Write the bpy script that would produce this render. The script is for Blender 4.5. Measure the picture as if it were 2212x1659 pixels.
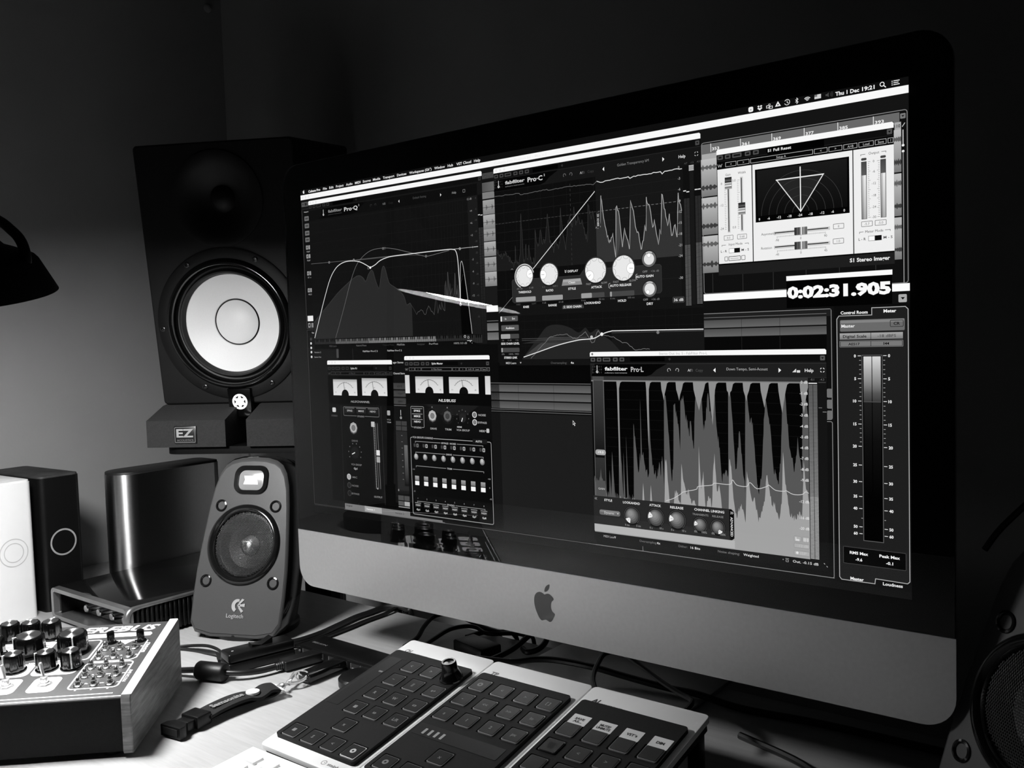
import bpy, bmesh, math, random
from mathutils import Matrix, Vector, Euler
R = math.radians
C = bpy.context.scene.collection
sc = bpy.context.scene
for o in list(bpy.data.objects):
    bpy.data.objects.remove(o)

# ------------------------------------------------------------------ camera
cam_d = bpy.data.cameras.new('camera')
cam = bpy.data.objects.new('camera', cam_d)
C.objects.link(cam)
sc.camera = cam
rx = Vector((0.78663, 0.616633, -0.031256)).normalized()
ry = Vector((0.0100877, -0.0634518, -0.997934))
rz = rx.cross(ry).normalized()
ry = rz.cross(rx).normalized()
cam.matrix_world = Matrix(((rx.x, -ry.x, -rz.x, .45882), (rx.y, -ry.y, -rz.y, -.61709),
                           (rx.z, -ry.z, -rz.z, .33514), (0, 0, 0, 1)))
cam_d.sensor_width = 36
cam_d.lens = 36 * 1970 / 2212
cam_d.clip_start = .01
cam_d.clip_end = 50

# ------------------------------------------------------------------ world, colour management
w = bpy.data.worlds.new('night_room')
sc.world = w
w.use_nodes = True
w.node_tree.nodes['Background'].inputs[0].default_value = (1, 1, 1, 1)
w.node_tree.nodes['Background'].inputs[1].default_value = 0.0
sc.view_settings.view_transform = 'Standard'
sc.view_settings.look = 'None'
sc.view_settings.gamma = 1
sc.view_settings.use_curve_mapping = False
sc.view_settings.exposure = 0
BULB = 125          # strength of the desk lamp's bulb
sc.cycles.use_denoising = True
sc.cycles.max_bounces = 8
sc.cycles.sample_clamp_indirect = 30
# ------------------------------------------------------------------ materials
def lin(c):
    c = c / 255
    return c / 12.92 if c <= .04045 else ((c + .055) / 1.055) ** 2.4

def mat(name, g, rough=.5, metal=0., var=.08, vscale=60., bump=0., bscale=400., spec=.5, coat=0., stretch=(1, 1, 1)):
    """neutral material of linear grey g with procedural mottling and fine relief"""
    m = bpy.data.materials.new(name)
    m.use_nodes = True
    nt = m.node_tree
    b = nt.nodes['Principled BSDF']
    b.inputs['Roughness'].default_value = rough
    b.inputs['Metallic'].default_value = metal
    b.inputs['Specular IOR Level'].default_value = spec
    b.inputs['Coat Weight'].default_value = coat
    b.inputs['Coat Roughness'].default_value = .05
    tc = nt.nodes.new('ShaderNodeTexCoord')
    mp = nt.nodes.new('ShaderNodeMapping')
    mp.inputs['Scale'].default_value = stretch
    nt.links.new(tc.outputs['Object'], mp.inputs[0])
    n = nt.nodes.new('ShaderNodeTexNoise')
    n.inputs['Scale'].default_value = vscale
    n.inputs['Detail'].default_value = 4
    nt.links.new(mp.outputs[0], n.inputs['Vector'])
    r = nt.nodes.new('ShaderNodeMapRange')
    r.inputs[1].default_value = .3
    r.inputs[2].default_value = .7
    r.inputs[3].default_value = g * (1 - var)
    r.inputs[4].default_value = min(1, g * (1 + var))
    nt.links.new(n.outputs['Fac'], r.inputs[0])
    nt.links.new(r.outputs[0], b.inputs['Base Color'])
    if bump:
        n2 = nt.nodes.new('ShaderNodeTexNoise')
        n2.inputs['Scale'].default_value = bscale
        nt.links.new(mp.outputs[0], n2.inputs['Vector'])
        bp = nt.nodes.new('ShaderNodeBump')
        bp.inputs['Strength'].default_value = bump
        bp.inputs['Distance'].default_value = .0004
        nt.links.new(n2.outputs['Fac'], bp.inputs['Height'])
        nt.links.new(bp.outputs[0], b.inputs['Normal'])
    return m

def wood(name, g0, g1, scale, stretch, rough=.45):
    m = mat(name, g0, rough)
    nt = m.node_tree
    b = nt.nodes['Principled BSDF']
    tc = nt.nodes.new('ShaderNodeTexCoord')
    mp = nt.nodes.new('ShaderNodeMapping')
    mp.inputs['Scale'].default_value = stretch
    nt.links.new(tc.outputs['Object'], mp.inputs[0])
    n = nt.nodes.new('ShaderNodeTexNoise')
    n.inputs['Scale'].default_value = scale
    n.inputs['Detail'].default_value = 8
    n.inputs['Roughness'].default_value = .65
    n.inputs['Distortion'].default_value = .4
    nt.links.new(mp.outputs[0], n.inputs['Vector'])
    cr = nt.nodes.new('ShaderNodeValToRGB')
    cr.color_ramp.elements[0].position = .35
    cr.color_ramp.elements[0].color = (g0, g0, g0, 1)
    cr.color_ramp.elements[1].position = .65
    cr.color_ramp.elements[1].color = (g1, g1, g1, 1)
    nt.links.new(n.outputs['Fac'], cr.inputs[0])
    nt.links.new(cr.outputs[0], b.inputs['Base Color'])
    bp = nt.nodes.new('ShaderNodeBump')
    bp.inputs['Strength'].default_value = .15
    bp.inputs['Distance'].default_value = .0003
    nt.links.new(n.outputs['Fac'], bp.inputs['Height'])
    nt.links.new(bp.outputs[0], b.inputs['Normal'])
    return m

def glow(name, c, s):
    m = bpy.data.materials.new(name)
    m.use_nodes = True
    nt = m.node_tree
    nt.nodes.clear()
    e = nt.nodes.new('ShaderNodeEmission')
    e.inputs[0].default_value = (c, c, c, 1)
    e.inputs[1].default_value = s
    o = nt.nodes.new('ShaderNodeOutputMaterial')
    nt.links.new(e.outputs[0], o.inputs[0])
    return m

M = dict(
    wall=mat('painted_wall', .35, .8, var=.05, vscale=6, bump=.3, bscale=250),
    floor=mat('dark_floor', .02, .5, var=.2, vscale=8),
    ceil=mat('ceiling_paint', .04, .9),
    desk=wood('beech_desktop', .41, .48, 14, (1.2, 14, 14)),
    deskedge=wood('beech_edge', .30, .42, 14, (1.2, 14, 14)),
    leg=mat('desk_leg_metal', .3, .4, 1),
    alu=mat('anodised_aluminium', .56, .42, .85, var=.03, vscale=300, bump=.08, bscale=1500),
    alud=mat('aluminium_back', .4, .4, .9),
    bezel=mat('black_bezel', .0015, .6, spec=.1),
    logo=mat('gloss_black_logo', .004, .08, spec=.6),
    cab=mat('black_vinyl_cabinet', .0015, .6, bump=.3, bscale=900, spec=.3),
    cabp=mat('black_baffle', .002, .55, bump=.1, bscale=900, spec=.3),
    flange=mat('driver_frame_black', .003, .13, spec=.9),
    rubber=mat('black_rubber', .004, .45, spec=.35),
    cone=mat('white_pulp_cone', .86, .45, var=.02, vscale=900, bump=.15, bscale=1800),
    groove=mat('cap_groove', .02, .6),
    screw=mat('black_screw', .05, .25, .8),
    foam=mat('charcoal_foam', .020, .95, var=.2, vscale=500, bump=.8, bscale=900),
    badge=mat('dark_badge', .012, .3),
    print_=mat('light_print', .3, .5),
    dimprint=mat('grey_print', .16, .6),
    inkprint=mat('dark_ink', .03, .6),
    plate=mat('stand_black', .002, .6, spec=.1),
    satg=mat('satin_grey_plastic', .05, .4, var=.04, vscale=900, spec=.3),
    blk=mat('gloss_black_plastic', .006, .12, spec=.5),
    blks=mat('satin_black_plastic', .004, .35, spec=.3),
    chrome=mat('dark_chrome', .55, .16, 1),
    bright=mat('nickel', .85, .2, .75),
    post=mat('post_metal', .62, .24, 1),
    gril=mat('grille_steel', .3, .35, .9),
    lens=mat('white_lens', .22, .2),
    whitep=mat('white_plastic', .72, .25, var=.01),
    whitet=mat('white_vent_top', .72, .7, var=.1, vscale=60, bump=.6, bscale=500),
    drkt=mat('black_vent_top', .03, .7, var=.5, vscale=45, bump=.6, bscale=500),
    ringg=mat('grey_ring_print', .30, .5),
    ringw=mat('light_ring_print', .45, .5),
    silver=mat('brushed_silver', .55, .36, 1, var=.03, vscale=300),
    silvt=mat('drive_dark_top', .012, .5),
    dockt=mat('gloss_black_top', .006, .06, spec=.6),
    dockf=mat('gunmetal_frame', .30, .35, .85),
    panel=mat('grey_screened_panel', .050, .5, var=.06, vscale=400, bump=.1, bscale=1500),
    steel=mat('dark_powder_coat', .014, .7, var=.1, vscale=300, bump=.4, bscale=900, spec=.1),
    prt=mat('white_silkscreen', .88, .5),
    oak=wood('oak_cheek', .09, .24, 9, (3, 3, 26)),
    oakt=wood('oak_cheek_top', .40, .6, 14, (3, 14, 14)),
    knob=mat('knob_black', .002, .16, spec=.5),
    silk=mat('spun_aluminium', .6, .32, 1),
    cablack=mat('cable_black', .008, .35, spec=.4),
    cmcw=mat('controller_white', .80, .3, var=.01),
    cmcb=mat('controller_black', .013, .6, var=.08, vscale=500, bump=.15, bscale=1500, spec=.12),
    keyt=mat('key_top', .011, .5, spec=.2),
    keys=mat('key_clear_side', .22, .3),
    keyn=mat('key_dark_side', .006, .3),
    well=mat('key_well', .002, .8),
    sticker=mat('paper_label', .70, .7),
    kwhite=mat('keyboard_white', .82, .35, var=.01),
    strap=mat('woven_strap', .006, .9, bump=.8, bscale=2500),
    strapp=mat('strap_print', .22, .7),
    shade=mat('lamp_shade_black', .004, .5, spec=.12),
    shadein=mat('shade_white_inside', .9, .4),
    sock=mat('porcelain', .6, .4),
    trimw=mat('wall_trim', .30, .6),
    white=mat('paper_white', .8, .6),
)
for q in ('silk', 'silver'):       # turned or brushed metal: grooves run round the axis
    nt = M[q].node_tree
    tg = nt.nodes.new('ShaderNodeTangent')
    tg.direction_type = 'RADIAL'
    tg.axis = 'Z'
    p_ = nt.nodes['Principled BSDF']
    p_.inputs['Anisotropic'].default_value = .85
    p_.inputs['Anisotropic Rotation'].default_value = .25
    nt.links.new(tg.outputs[0], p_.inputs['Tangent'])
M['bulb'] = glow('lamp_bulb_glow', 1, BULB)
M['led'] = glow('lit_emblem', 1, 1.6)  # speaker emblem's glow, also used for the painted glint on the satellite lens
M['ledgrey'] = glow('led_dim', .25, 1)

# ------------------------------------------------------------------ mesh builder (millimetres in, metres out)
TEXTS = []
BUILDS = []

def arc(cx, cy, r, a0, a1, n):
    return [(cx + r * math.cos(R(a0 + (a1 - a0) * i / n)), cy + r * math.sin(R(a0 + (a1 - a0) * i / n))) for i in range(n + 1)]

def rrect(x0, y0, x1, y1, r, n=4):
    r = min(r, (x1 - x0) / 2 - 1e-4, (y1 - y0) / 2 - 1e-4)
    if r <= 0:
        return [(x0, y0), (x1, y0), (x1, y1), (x0, y1)]
    return (arc(x1 - r, y0 + r, r, -90, 0, n) + arc(x1 - r, y1 - r, r, 0, 90, n)
            + arc(x0 + r, y1 - r, r, 90, 180, n) + arc(x0 + r, y0 + r, r, 180, 270, n))

def circ(cx, cy, r, n=32, ry=None):
    ry = ry or r
    return [(cx + r * math.cos(2 * math.pi * i / n), cy + ry * math.sin(2 * math.pi * i / n)) for i in range(n)]

I4 = Matrix.Identity(4)
def T(x=0, y=0, z=0): return Matrix.Translation((x, y, z))
def RX(a): return Matrix.Rotation(R(a), 4, 'X')
def RY(a): return Matrix.Rotation(R(a), 4, 'Y')
def RZ(a): return Matrix.Rotation(R(a), 4, 'Z')
FRONT = Matrix(((1, 0, 0, 0), (0, 0, -1, 0), (0, 1, 0, 0), (0, 0, 0, 1)))   # (x, y, out) of a drawing -> (x, -out, z)

class MB:
    def __init__(self, *mats):
        self.v, self.f, self.m, self.c = [], [], [], []
        self.mats = list(mats)
        self.smooth = 40

    def mi(self, m):
        if m is None:
            return 0
        if m not in self.mats:
            self.mats.append(m)
        return self.mats.index(m)

    def add(self, vs, fs, m=None, X=None, col=None):
        k = len(self.v)
        self.v += [tuple(X @ Vector(p)) if X is not None else tuple(p) for p in vs]
        i = self.mi(m)
        for f in fs:
            self.f.append(tuple(k + a for a in f))
            self.m.append(i)
            self.c.append(col)
        return self

    def bm(self, b, m=None, X=None):
        b.verts.index_update()
        return self.add([v.co.copy() for v in b.verts], [[v.index for v in f.verts] for f in b.faces], m, X)

    def box(self, x0, x1, y0, y1, z0, z1, bev=0, seg=2, m=None, X=None):
        b = bmesh.new()
        bmesh.ops.create_cube(b, size=1)
        for v in b.verts:
            v.co = Vector(((x0, x1)[v.co.x > 0], (y0, y1)[v.co.y > 0], (z0, z1)[v.co.z > 0]))
        if bev:
            bmesh.ops.bevel(b, geom=b.edges[:], offset=bev, segments=seg, affect='EDGES', profile=.5)
        self.bm(b, m, X)
        b.free()
        return self

    def prism(self, pts, z0, z1, m=None, X=None, top=None, bev=0):
        """outline in xy pulled from z0 to z1; bev rounds the rim at z1"""
        n = len(pts)
        if bev:
            cx = sum(p[0] for p in pts) / n
            cy = sum(p[1] for p in pts) / n
            loops = [(0, z0), (0, z1 - bev), (bev * .3, z1 - bev * .3), (bev, z1)]
            vs = []
            for ins, z in loops:
                for x, y in pts:
                    d = math.hypot(x - cx, y - cy) or 1
                    sx = max(abs(p[0] - cx) for p in pts)
                    sy = max(abs(p[1] - cy) for p in pts)
                    vs.append((cx + (x - cx) * (1 - ins / sx), cy + (y - cy) * (1 - ins / sy), z))
            L = len(loops)
        else:
            vs = [(x, y, z0) for x, y in pts] + [(x, y, z1) for x, y in pts]
            L = 2
        fs = [tuple(reversed(range(n)))]
        for l in range(L - 1):
            fs += [(l * n + i, l * n + (i + 1) % n, (l + 1) * n + (i + 1) % n, (l + 1) * n + i) for i in range(n)]
        self.add(vs, fs, m, X)
        k = len(self.v) - n
        self.f.append(tuple(k + i for i in range(n)))
        self.m.append(self.mi(top or m))
        self.c.append(None)
        return self

    def poly(self, pts, z=0, m=None, X=None):
        return self.add([(x, y, z) for x, y in pts], [tuple(range(len(pts)))], m, X)

    def ring(self, cx, cy, r0, r1, z=0, n=40, m=None, X=None):
        a, b = circ(cx, cy, r0, n), circ(cx, cy, r1, n)
        return self.add([(x, y, z) for x, y in a + b], [(i, (i + 1) % n, n + (i + 1) % n, n + i) for i in range(n)], m, X)

    def loopband(self, pts, wd, z=0, m=None, X=None):
        """closed outline drawn as a band of width wd"""
        n = len(pts)
        vs = []
        for s in (-.5, .5):
            for i in range(n):
                p0, p1, p2 = Vector(pts[i - 1]), Vector(pts[i]), Vector(pts[(i + 1) % n])
                a, b = (p1 - p0), (p2 - p1)
                a = a.normalized() if a.length > 1e-6 else b.normalized()
                b = b.normalized() if b.length > 1e-6 else a
                t = (a + b)
                t = t.normalized() if t.length > 1e-6 else a
                q = p1 + Vector((-t.y, t.x)) * wd * s / max(.5, abs(t.dot(a)))
                vs.append((q.x, q.y, z))
        return self.add(vs, [(i, (i + 1) % n, n + (i + 1) % n, n + i) for i in range(n)], m, X)

    def lathe(self, prof, n=32, m=None, X=None, flute=0, nf=0, cap=True):
        """profile of (radius, z) turned about z"""
        vs = []
        for r, z in prof:
            for i in range(n):
                a = 2 * math.pi * i / n
                k = r * (1 + (flute * (1 if (i // 2) % 2 else 0) if flute else 0))
                vs.append((k * math.cos(a), k * math.sin(a), z))
        fs = []
        for l in range(len(prof) - 1):
            fs += [(l * n + i, l * n + (i + 1) % n, (l + 1) * n + (i + 1) % n, (l + 1) * n + i) for i in range(n)]
        if cap:
            if prof[-1][0] > 1e-6:
                fs.append(tuple((len(prof) - 1) * n + i for i in range(n)))
            if prof[0][0] > 1e-6:
                fs.append(tuple(reversed(range(n))))
        return self.add(vs, fs, m, X)

    def tube(self, pts, r, n=8, m=None, X=None, sub=6, flat=None, cap=True):
        """smooth tube through points (Catmull-Rom); r may be a list; flat = (width, thickness)"""
        P = [Vector(p) for p in pts]
        rs = r if isinstance(r, (list, tuple)) else [r] * len(P)
        if len(P) > 2 and sub > 1:
            Q, rr = [], []
            for i in range(len(P) - 1):
                p0, p1, p2, p3 = P[max(i - 1, 0)], P[i], P[i + 1], P[min(i + 2, len(P) - 1)]
                for k in range(sub):
                    t = k / sub
                    Q.append(.5 * ((2 * p1) + (p2 - p0) * t + (2 * p0 - 5 * p1 + 4 * p2 - p3) * t * t + (3 * p1 - p0 - 3 * p2 + p3) * t ** 3))
                    rr.append(rs[i] * (1 - t) + rs[i + 1] * t)
            Q.append(P[-1])
            rr.append(rs[-1])
        else:
            Q, rr = P, list(rs)
        vs, up = [], Vector((0, 0, 1))
        nrm = None
        for i, q in enumerate(Q):
            t = (Q[min(i + 1, len(Q) - 1)] - Q[max(i - 1, 0)]).normalized()
            if nrm is None:
                nrm = up.cross(t)
                if nrm.length < .05:
                    nrm = Vector((1, 0, 0)).cross(t)
            if flat:
                nrm = up.cross(t)
            nrm = (nrm - t * nrm.dot(t)).normalized()
            b = t.cross(nrm)
            for k in range(n):
                a = 2 * math.pi * (k + .5) / n
                if flat:
                    vs.append(q + nrm * (flat[0] / 2 * (1 if math.cos(a) > 0 else -1) * min(1, abs(math.cos(a)) * 1.35)) + b * (flat[1] / 2 * max(-1, min(1, math.sin(a) * 2))))
                else:
                    vs.append(q + (nrm * math.cos(a) + b * math.sin(a)) * rr[i])
        L = len(Q)
        fs = [(l * n + i, l * n + (i + 1) % n, (l + 1) * n + (i + 1) % n, (l + 1) * n + i) for l in range(L - 1) for i in range(n)]
        if cap:
            fs += [tuple(reversed(range(n))), tuple((L - 1) * n + i for i in range(n))]
        return self.add(vs, fs, m, X)

    def text(self, s, x, y, h, w_=None, al='l', m=None, X=None, bold=0, shear=0, z=0, col=None, flip=False):
        TEXTS.append((self, s, x, y, h, w_, al, m, X, bold, shear, z, col, flip))
        return self

    def build(self, name, parent=None, label=None, kind=None):
        me = bpy.data.meshes.new(name)
        o = bpy.data.objects.new(name, me)
        C.objects.link(o)
        if parent is not None:
            o.parent = parent
        if label:
            o['label'] = label
        if kind:
            o['kind'] = kind
        BUILDS.append((self, me))
        return o

def flush():
    # lettering: every string is tessellated once, then joined into the mesh it is printed on
    obs = []
    for t in TEXTS:
        cu = bpy.data.curves.new('t', 'FONT')
        cu.body = t[1]
        cu.size = 1
        cu.resolution_u = 2
        cu.offset = t[9]
        cu.shear = t[10]
        ob = bpy.data.objects.new('t', cu)
        C.objects.link(ob)
        obs.append(ob)
    dg = bpy.context.evaluated_depsgraph_get()
    dg.update()
    for t, ob in zip(TEXTS, obs):
        mb, s, x, y, h, w_, al, m, X, bold, shear, z, col, flip = t
        me = ob.evaluated_get(dg).to_mesh()
        vs = [v.co.copy() for v in me.vertices]
        fs = [tuple(p.vertices) for p in me.polygons]
        if vs:
            x0 = min(v.x for v in vs)
            x1 = max(v.x for v in vs)
            sy = h / .73
            sx = (w_ / (x1 - x0)) if w_ else sy * .96
            W = (x1 - x0) * sx
            ox = {'l': 0, 'c': -W / 2, 'r': -W}[al]
            fy = -1 if flip else 1
            vv = [(x + ox + (v.x - x0) * sx, y + fy * (v.y * sy - h / 2), z) for v in vs]
            mb.add(vv, fs, m, X, col)
        ob.evaluated_get(dg).to_mesh_clear()
    for ob in obs:
        cu = ob.data
        bpy.data.objects.remove(ob)
        bpy.data.curves.remove(cu)
    TEXTS.clear()
    for mb, me in BUILDS:
        s = .001
        me.from_pydata([(a * s, b * s, c * s) for a, b, c in mb.v], [], mb.f)
        for m in mb.mats:
            me.materials.append(m)
        me.polygons.foreach_set('material_index', mb.m)
        if any(c is not None for c in mb.c):
            at = me.color_attributes.new('shown', 'FLOAT_COLOR', 'CORNER')
            data = []
            for f, c in zip(mb.f, mb.c):
                if isinstance(c, (list, tuple)):
                    cc = [c[i % len(c)] for i in range(len(f))]
                else:
                    cc = [c or 0] * len(f)
                for q in cc:
                    g = lin(q)
                    data += [g, g, g, 1]
            at.data.foreach_set('color', data)
        elif mb.smooth:
            me.shade_smooth()
            me.set_sharp_from_angle(angle=R(mb.smooth))
        if not any(c is not None for c in mb.c):
            b = bmesh.new()
            b.from_mesh(me)
            bmesh.ops.recalc_face_normals(b, faces=b.faces)
            b.to_mesh(me)
            b.free()
        me.update()
    BUILDS.clear()

def thing(name, label, cat, loc=(0, 0, 0), rot=(0, 0, 0), group=None):
    o = bpy.data.objects.new(name, None)
    C.objects.link(o)
    o.empty_display_size = .05
    o.location = [a * .001 for a in loc]
    o.rotation_euler = [R(a) for a in rot]
    o['label'] = label
    o['category'] = cat
    if group:
        o['group'] = group
    return o

def tag(o, label, cat, group=None):
    o['label'] = label
    o['category'] = cat
    if group:
        o['group'] = group
    return o

def copy_tree(o, parent=None):
    c = o.copy()
    C.objects.link(c)
    c.parent = parent
    for ch in list(o.children):
        copy_tree(ch, c)
    return c

def sub(ob_src, parent, loc=None, rot=None):
    """another instance of a part, sharing its mesh"""
    c = ob_src.copy()
    C.objects.link(c)
    c.parent = parent
    if loc:
        c.location = [a * .001 for a in loc]
    if rot:
        c.rotation_euler = [R(a) for a in rot]
    for ch in list(ob_src.children):
        d = ch.copy()
        C.objects.link(d)
        d.parent = c
    return c

def plate_faces(mb, outline, holes, z1, depth, m=None, mwall=None, mfloor=None, X=None):
    """flat top at z1 with sunk openings: each hole gets walls and a floor at z1-depth"""
    b = bmesh.new()
    ed = []
    for lp in [outline] + holes:
        vs = [b.verts.new((x, y, z1)) for x, y in lp]
        ed += [b.edges.new((vs[i], vs[(i + 1) % len(vs)])) for i in range(len(vs))]
    bmesh.ops.triangle_fill(b, use_beauty=True, edges=ed, normal=(0, 0, 1))
    mb.bm(b, m, X)
    b.free()
    for lp in holes:
        n = len(lp)
        mb.add([(x, y, z1) for x, y in lp] + [(x, y, z1 - depth) for x, y in lp],
               [(i, (i + 1) % n, n + (i + 1) % n, n + i) for i in range(n)], mwall or m, X)
        mb.add([(x, y, z1 - depth) for x, y in lp], [tuple(range(n))], mfloor or mwall or m, X)

def skirt(mb, outline, z0, z1, m=None, X=None):
    n = len(outline)
    mb.add([(x, y, z0) for x, y in outline] + [(x, y, z1) for x, y in outline],
           [(i, (i + 1) % n, n + (i + 1) % n, n + i) for i in range(n)] + [tuple(range(n))], m, X)

# ================================================================== the room
def wallbox(name, x0, x1, y0, y1, z0, z1, m):
    b = MB(M[m])
    b.box(x0, x1, y0, y1, z0, z1)
    return b.build(name, kind='structure')
FZ = -740
WX_, WY = -909, 345          # left wall and back wall meet behind the big speaker
wallbox('floor', WX_, 2300, -2600, WY, FZ - 60, FZ, 'floor')
wallbox('ceiling', WX_, 2300, -2600, WY, 1700, 1760, 'ceil')
wl = MB(M['wall'])
wl.box(WX_ - 60, WX_, -2600, WY, FZ, 1700)
wall_left = wl.build('wall_left', kind='structure')
wallbox('wall_right', 2300, 2360, -2600, WY, FZ, 1700, 'wall')
wallbox('wall_front', WX_, 2300, -2660, -2600, FZ, 1700, 'wall')
wallbox('wall_back', WX_ - 60, 2360, WY, WY + 60, FZ, 1700, 'wall')
b = MB(M['wall'])
b.lathe([(7, 0), (7, 3), (4, 6), (0, 6.5)], 16, X=T(WX_, 318, 900) @ RY(90))
b.build('screw_cap', wall_left, 'small round screw cap beside the room corner')
b = MB(M['trimw'])
b.box(WX_ + 4, WX_ + 24, WY - 5, WY, FZ, 240, bev=1.5)
b.build('trim_1', kind='structure')

# ================================================================== desk
desk = thing('desk', 'pale beech desk carrying the computer, controllers and speakers', 'desk', (0, 0, FZ))
b = MB(M['desk'])
b.box(-908, 850, -760, 152, 715, 740, bev=2, seg=2)
b.build('desk_top', desk)
for x in (-870, 790):
    for y in (-700, 95):
        b = MB(M['leg'])
        b.box(x - 25, x + 25, y - 25, y + 25, 0, 715, bev=3)
        b.build('leg', desk)

# ================================================================== desktop computer
imac = thing('desktop_computer', 'large aluminium all-in-one computer with a glossy black-framed screen', 'computer', (0, 0, 0))
ZB, ZT, ZC = 72.3, 515.6, 132.3
body_out = [(x, z) for x, z in rrect(-325, ZB, 325, ZT, 21, 8)]
b = MB(M['alu'], M['alud'])
# front: the chin, with the body's thin edge and a bulged back
n = len(body_out)
chin = [(x, z) for x, z in rrect(-325, ZB, 325, ZC + 60, 21, 8) if z < ZC] + [(325, ZC), (-325, ZC)]
chin = sorted(chin, key=lambda p: math.atan2(p[1] - 110, p[0]))
b.add([(x, 0, z) for x, z in chin], [tuple(range(len(chin)))], M['alu'])
vs, fs = [], []
secs = [(1, 0), (1, 3), (.997, 5), (.93, 9), (.75, 20), (.5, 31), (.25, 38)]
for s, y in secs:
    for x, z in body_out:
        vs.append((x * s, y, 300 + (z - 300) * s))
for l in range(len(secs) - 1):
    fs += [(l * n + i, l * n + (i + 1) % n, (l + 1) * n + (i + 1) % n, (l + 1) * n + i) for i in range(n)]
fs.append(tuple((len(secs) - 1) * n + i for i in range(n)))
b.add(vs, fs, M['alud'])
b.build('body', imac)
# black border behind the glass
b = MB(M['bezel'])
top = [(x, z) for x, z in body_out if z > ZC] + [(-324.5, ZC), (324.5, ZC)]
top = sorted(top, key=lambda p: math.atan2(p[1] - 330, p[0]))
b.add([(x * .998, 1.6, z) for x, z in top], [tuple(range(len(top)))])
b.build('screen_border', imac)
# one sheet of glass over the whole front above the chin
gm = bpy.data.materials.new('cover_glass')
gm.use_nodes = True
nt = gm.node_tree
nt.nodes.clear()
mx = nt.nodes.new('ShaderNodeMixShader')
tr = nt.nodes.new('ShaderNodeBsdfTransparent')
gl = nt.nodes.new('ShaderNodeBsdfGlossy')
gl.inputs['Roughness'].default_value = .0
fr = nt.nodes.new('ShaderNodeFresnel')
fr.inputs[0].default_value = 1.52
ou = nt.nodes.new('ShaderNodeOutputMaterial')
nt.links.new(fr.outputs[0], mx.inputs[0])
nt.links.new(tr.outputs[0], mx.inputs[1])
nt.links.new(gl.outputs[0], mx.inputs[2])
nt.links.new(mx.outputs[0], ou.inputs[0])
b = MB(gm)
b.smooth = 0
b.add([(x, -.35, z) for x, z in top], [tuple(range(len(top)))])
b.build('cover_glass', imac)
# apple mark on the chin: local drawing x right, y up, 22 mm wide
AX, AZ = 1.5, 103
apple = [(0, 10.2), (-2.6, 11.3), (-5.4, 11.6), (-8.4, 10.3), (-10.6, 7.2), (-11.2, 2.6), (-10.4, -2.6), (-8.3, -7.6), (-5.9, -11.4),
         (-3.6, -12.9), (-1.2, -12.2), (.8, -11.7), (2.8, -12.3), (5.0, -12.9), (7.0, -11.7), (8.8, -8.9), (10.3, -5.4), (8.0, -3.6),
         (6.7, -1.2), (6.5, 1.8), (7.4, 4.9), (9.5, 7.3), (7.4, 9.9), (4.6, 11.3), (2.0, 11.0)]
leaf = [(.2, 12.6), (.4, 14.9), (1.6, 17.2), (3.6, 18.9), (5.4, 19.5), (5.4, 17.6), (4.5, 15.2), (2.7, 13.3)]
def cat(pts, k=4):
    out = []
    n = len(pts)
    for i in range(n):
        p0, p1, p2, p3 = [Vector(pts[(i + j) % n]) for j in (-1, 0, 1, 2)]
        for q in range(k):
            t = q / k
            out.append(tuple(.5 * ((2 * p1) + (p2 - p0) * t + (2 * p0 - 5 * p1 + 4 * p2 - p3) * t * t + (3 * p1 - p0 - 3 * p2 + p3) * t ** 3)))
    return out
b = MB(M['logo'])
b.prism([(AX + x, y - 2) for x, y in cat(apple)], 0, .15, X=T(0, 0, AZ) @ FRONT)
b.prism([(AX + x, y - 2) for x, y in cat(leaf)], 0, .15, X=T(0, 0, AZ) @ FRONT)
b.build('apple_logo', imac, 'glossy black apple-shaped mark on the chin')
# stand
b = MB(M['alu'])
b.box(-95, 95, 25, 190, 0, 4, bev=1.5)
b.build('stand_foot', imac)
b = MB(M['alu'])
b.tube([(0, 180, 4), (0, 172, 40), (0, 120, 120), (0, 60, 190), (0, 30, 230)], 5, n=4, flat=(165, 6), sub=5)
b.build('stand_neck', imac)

# ================================================================== studio monitor, its pads and stand
YAW = 30.2
mon = thing('studio_monitor', 'big black studio monitor speaker with a white woofer cone', 'speaker', (-556, 96.4, 254.2), (8, 0, YAW))
b = MB(M['cab'], M['cabp'])
o_ = rrect(-105, 3, 105, 332, 3, 3)
ob_ = rrect(-105, 0, 105, 332, 5, 4)
k = len(ob_)
vs = []
for ins, y in ((2.2, 0), (.6, .8), (0, 2.6), (0, 216), (4, 220)):
    vs += [(x * (1 - ins / 105), y, 166 + (z - 166) * (1 - ins / 166)) for x, z in ob_]
b.add(vs, [(l * k + i, l * k + (i + 1) % k, (l + 1) * k + (i + 1) % k, (l + 1) * k + i) for l in range(4) for i in range(k)] + [tuple(range(4 * k, 5 * k))], M['cab'])
plate_faces(b, [(x * (1 - 2.2 / 105), 166 + (z - 166) * (1 - 2.2 / 166)) for x, z in ob_], [circ(0, 104.5, 80, 64), circ(0, 262, 50, 48)], 0, 60, M['cabp'], M['cabp'], M['cabp'], FRONT)
b.build('cabinet', mon)
WX = T(0, 0, 104.5) @ FRONT
b = MB(M['cabp'], M['flange'])
b.lathe([(98, 0), (98, 2), (96, 3), (84, 3.2)], 96, X=WX, cap=False)
b.lathe([(84.2, 3.1), (83.6, 5.2), (82, 7.6), (79.6, 9), (77, 8.6), (75.2, 6), (74.5, 2)], 96, m=M['flange'], X=WX, cap=False)
b.build('woofer_frame', mon)
b = MB(M['rubber'])
b.lathe([(74.8, .6), (73, -3), (71, -3.5), (69.5, 0), (67.5, 2.2), (65.5, 2), (64, -2), (63.2, -5)], 96, X=WX, cap=False)
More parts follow.
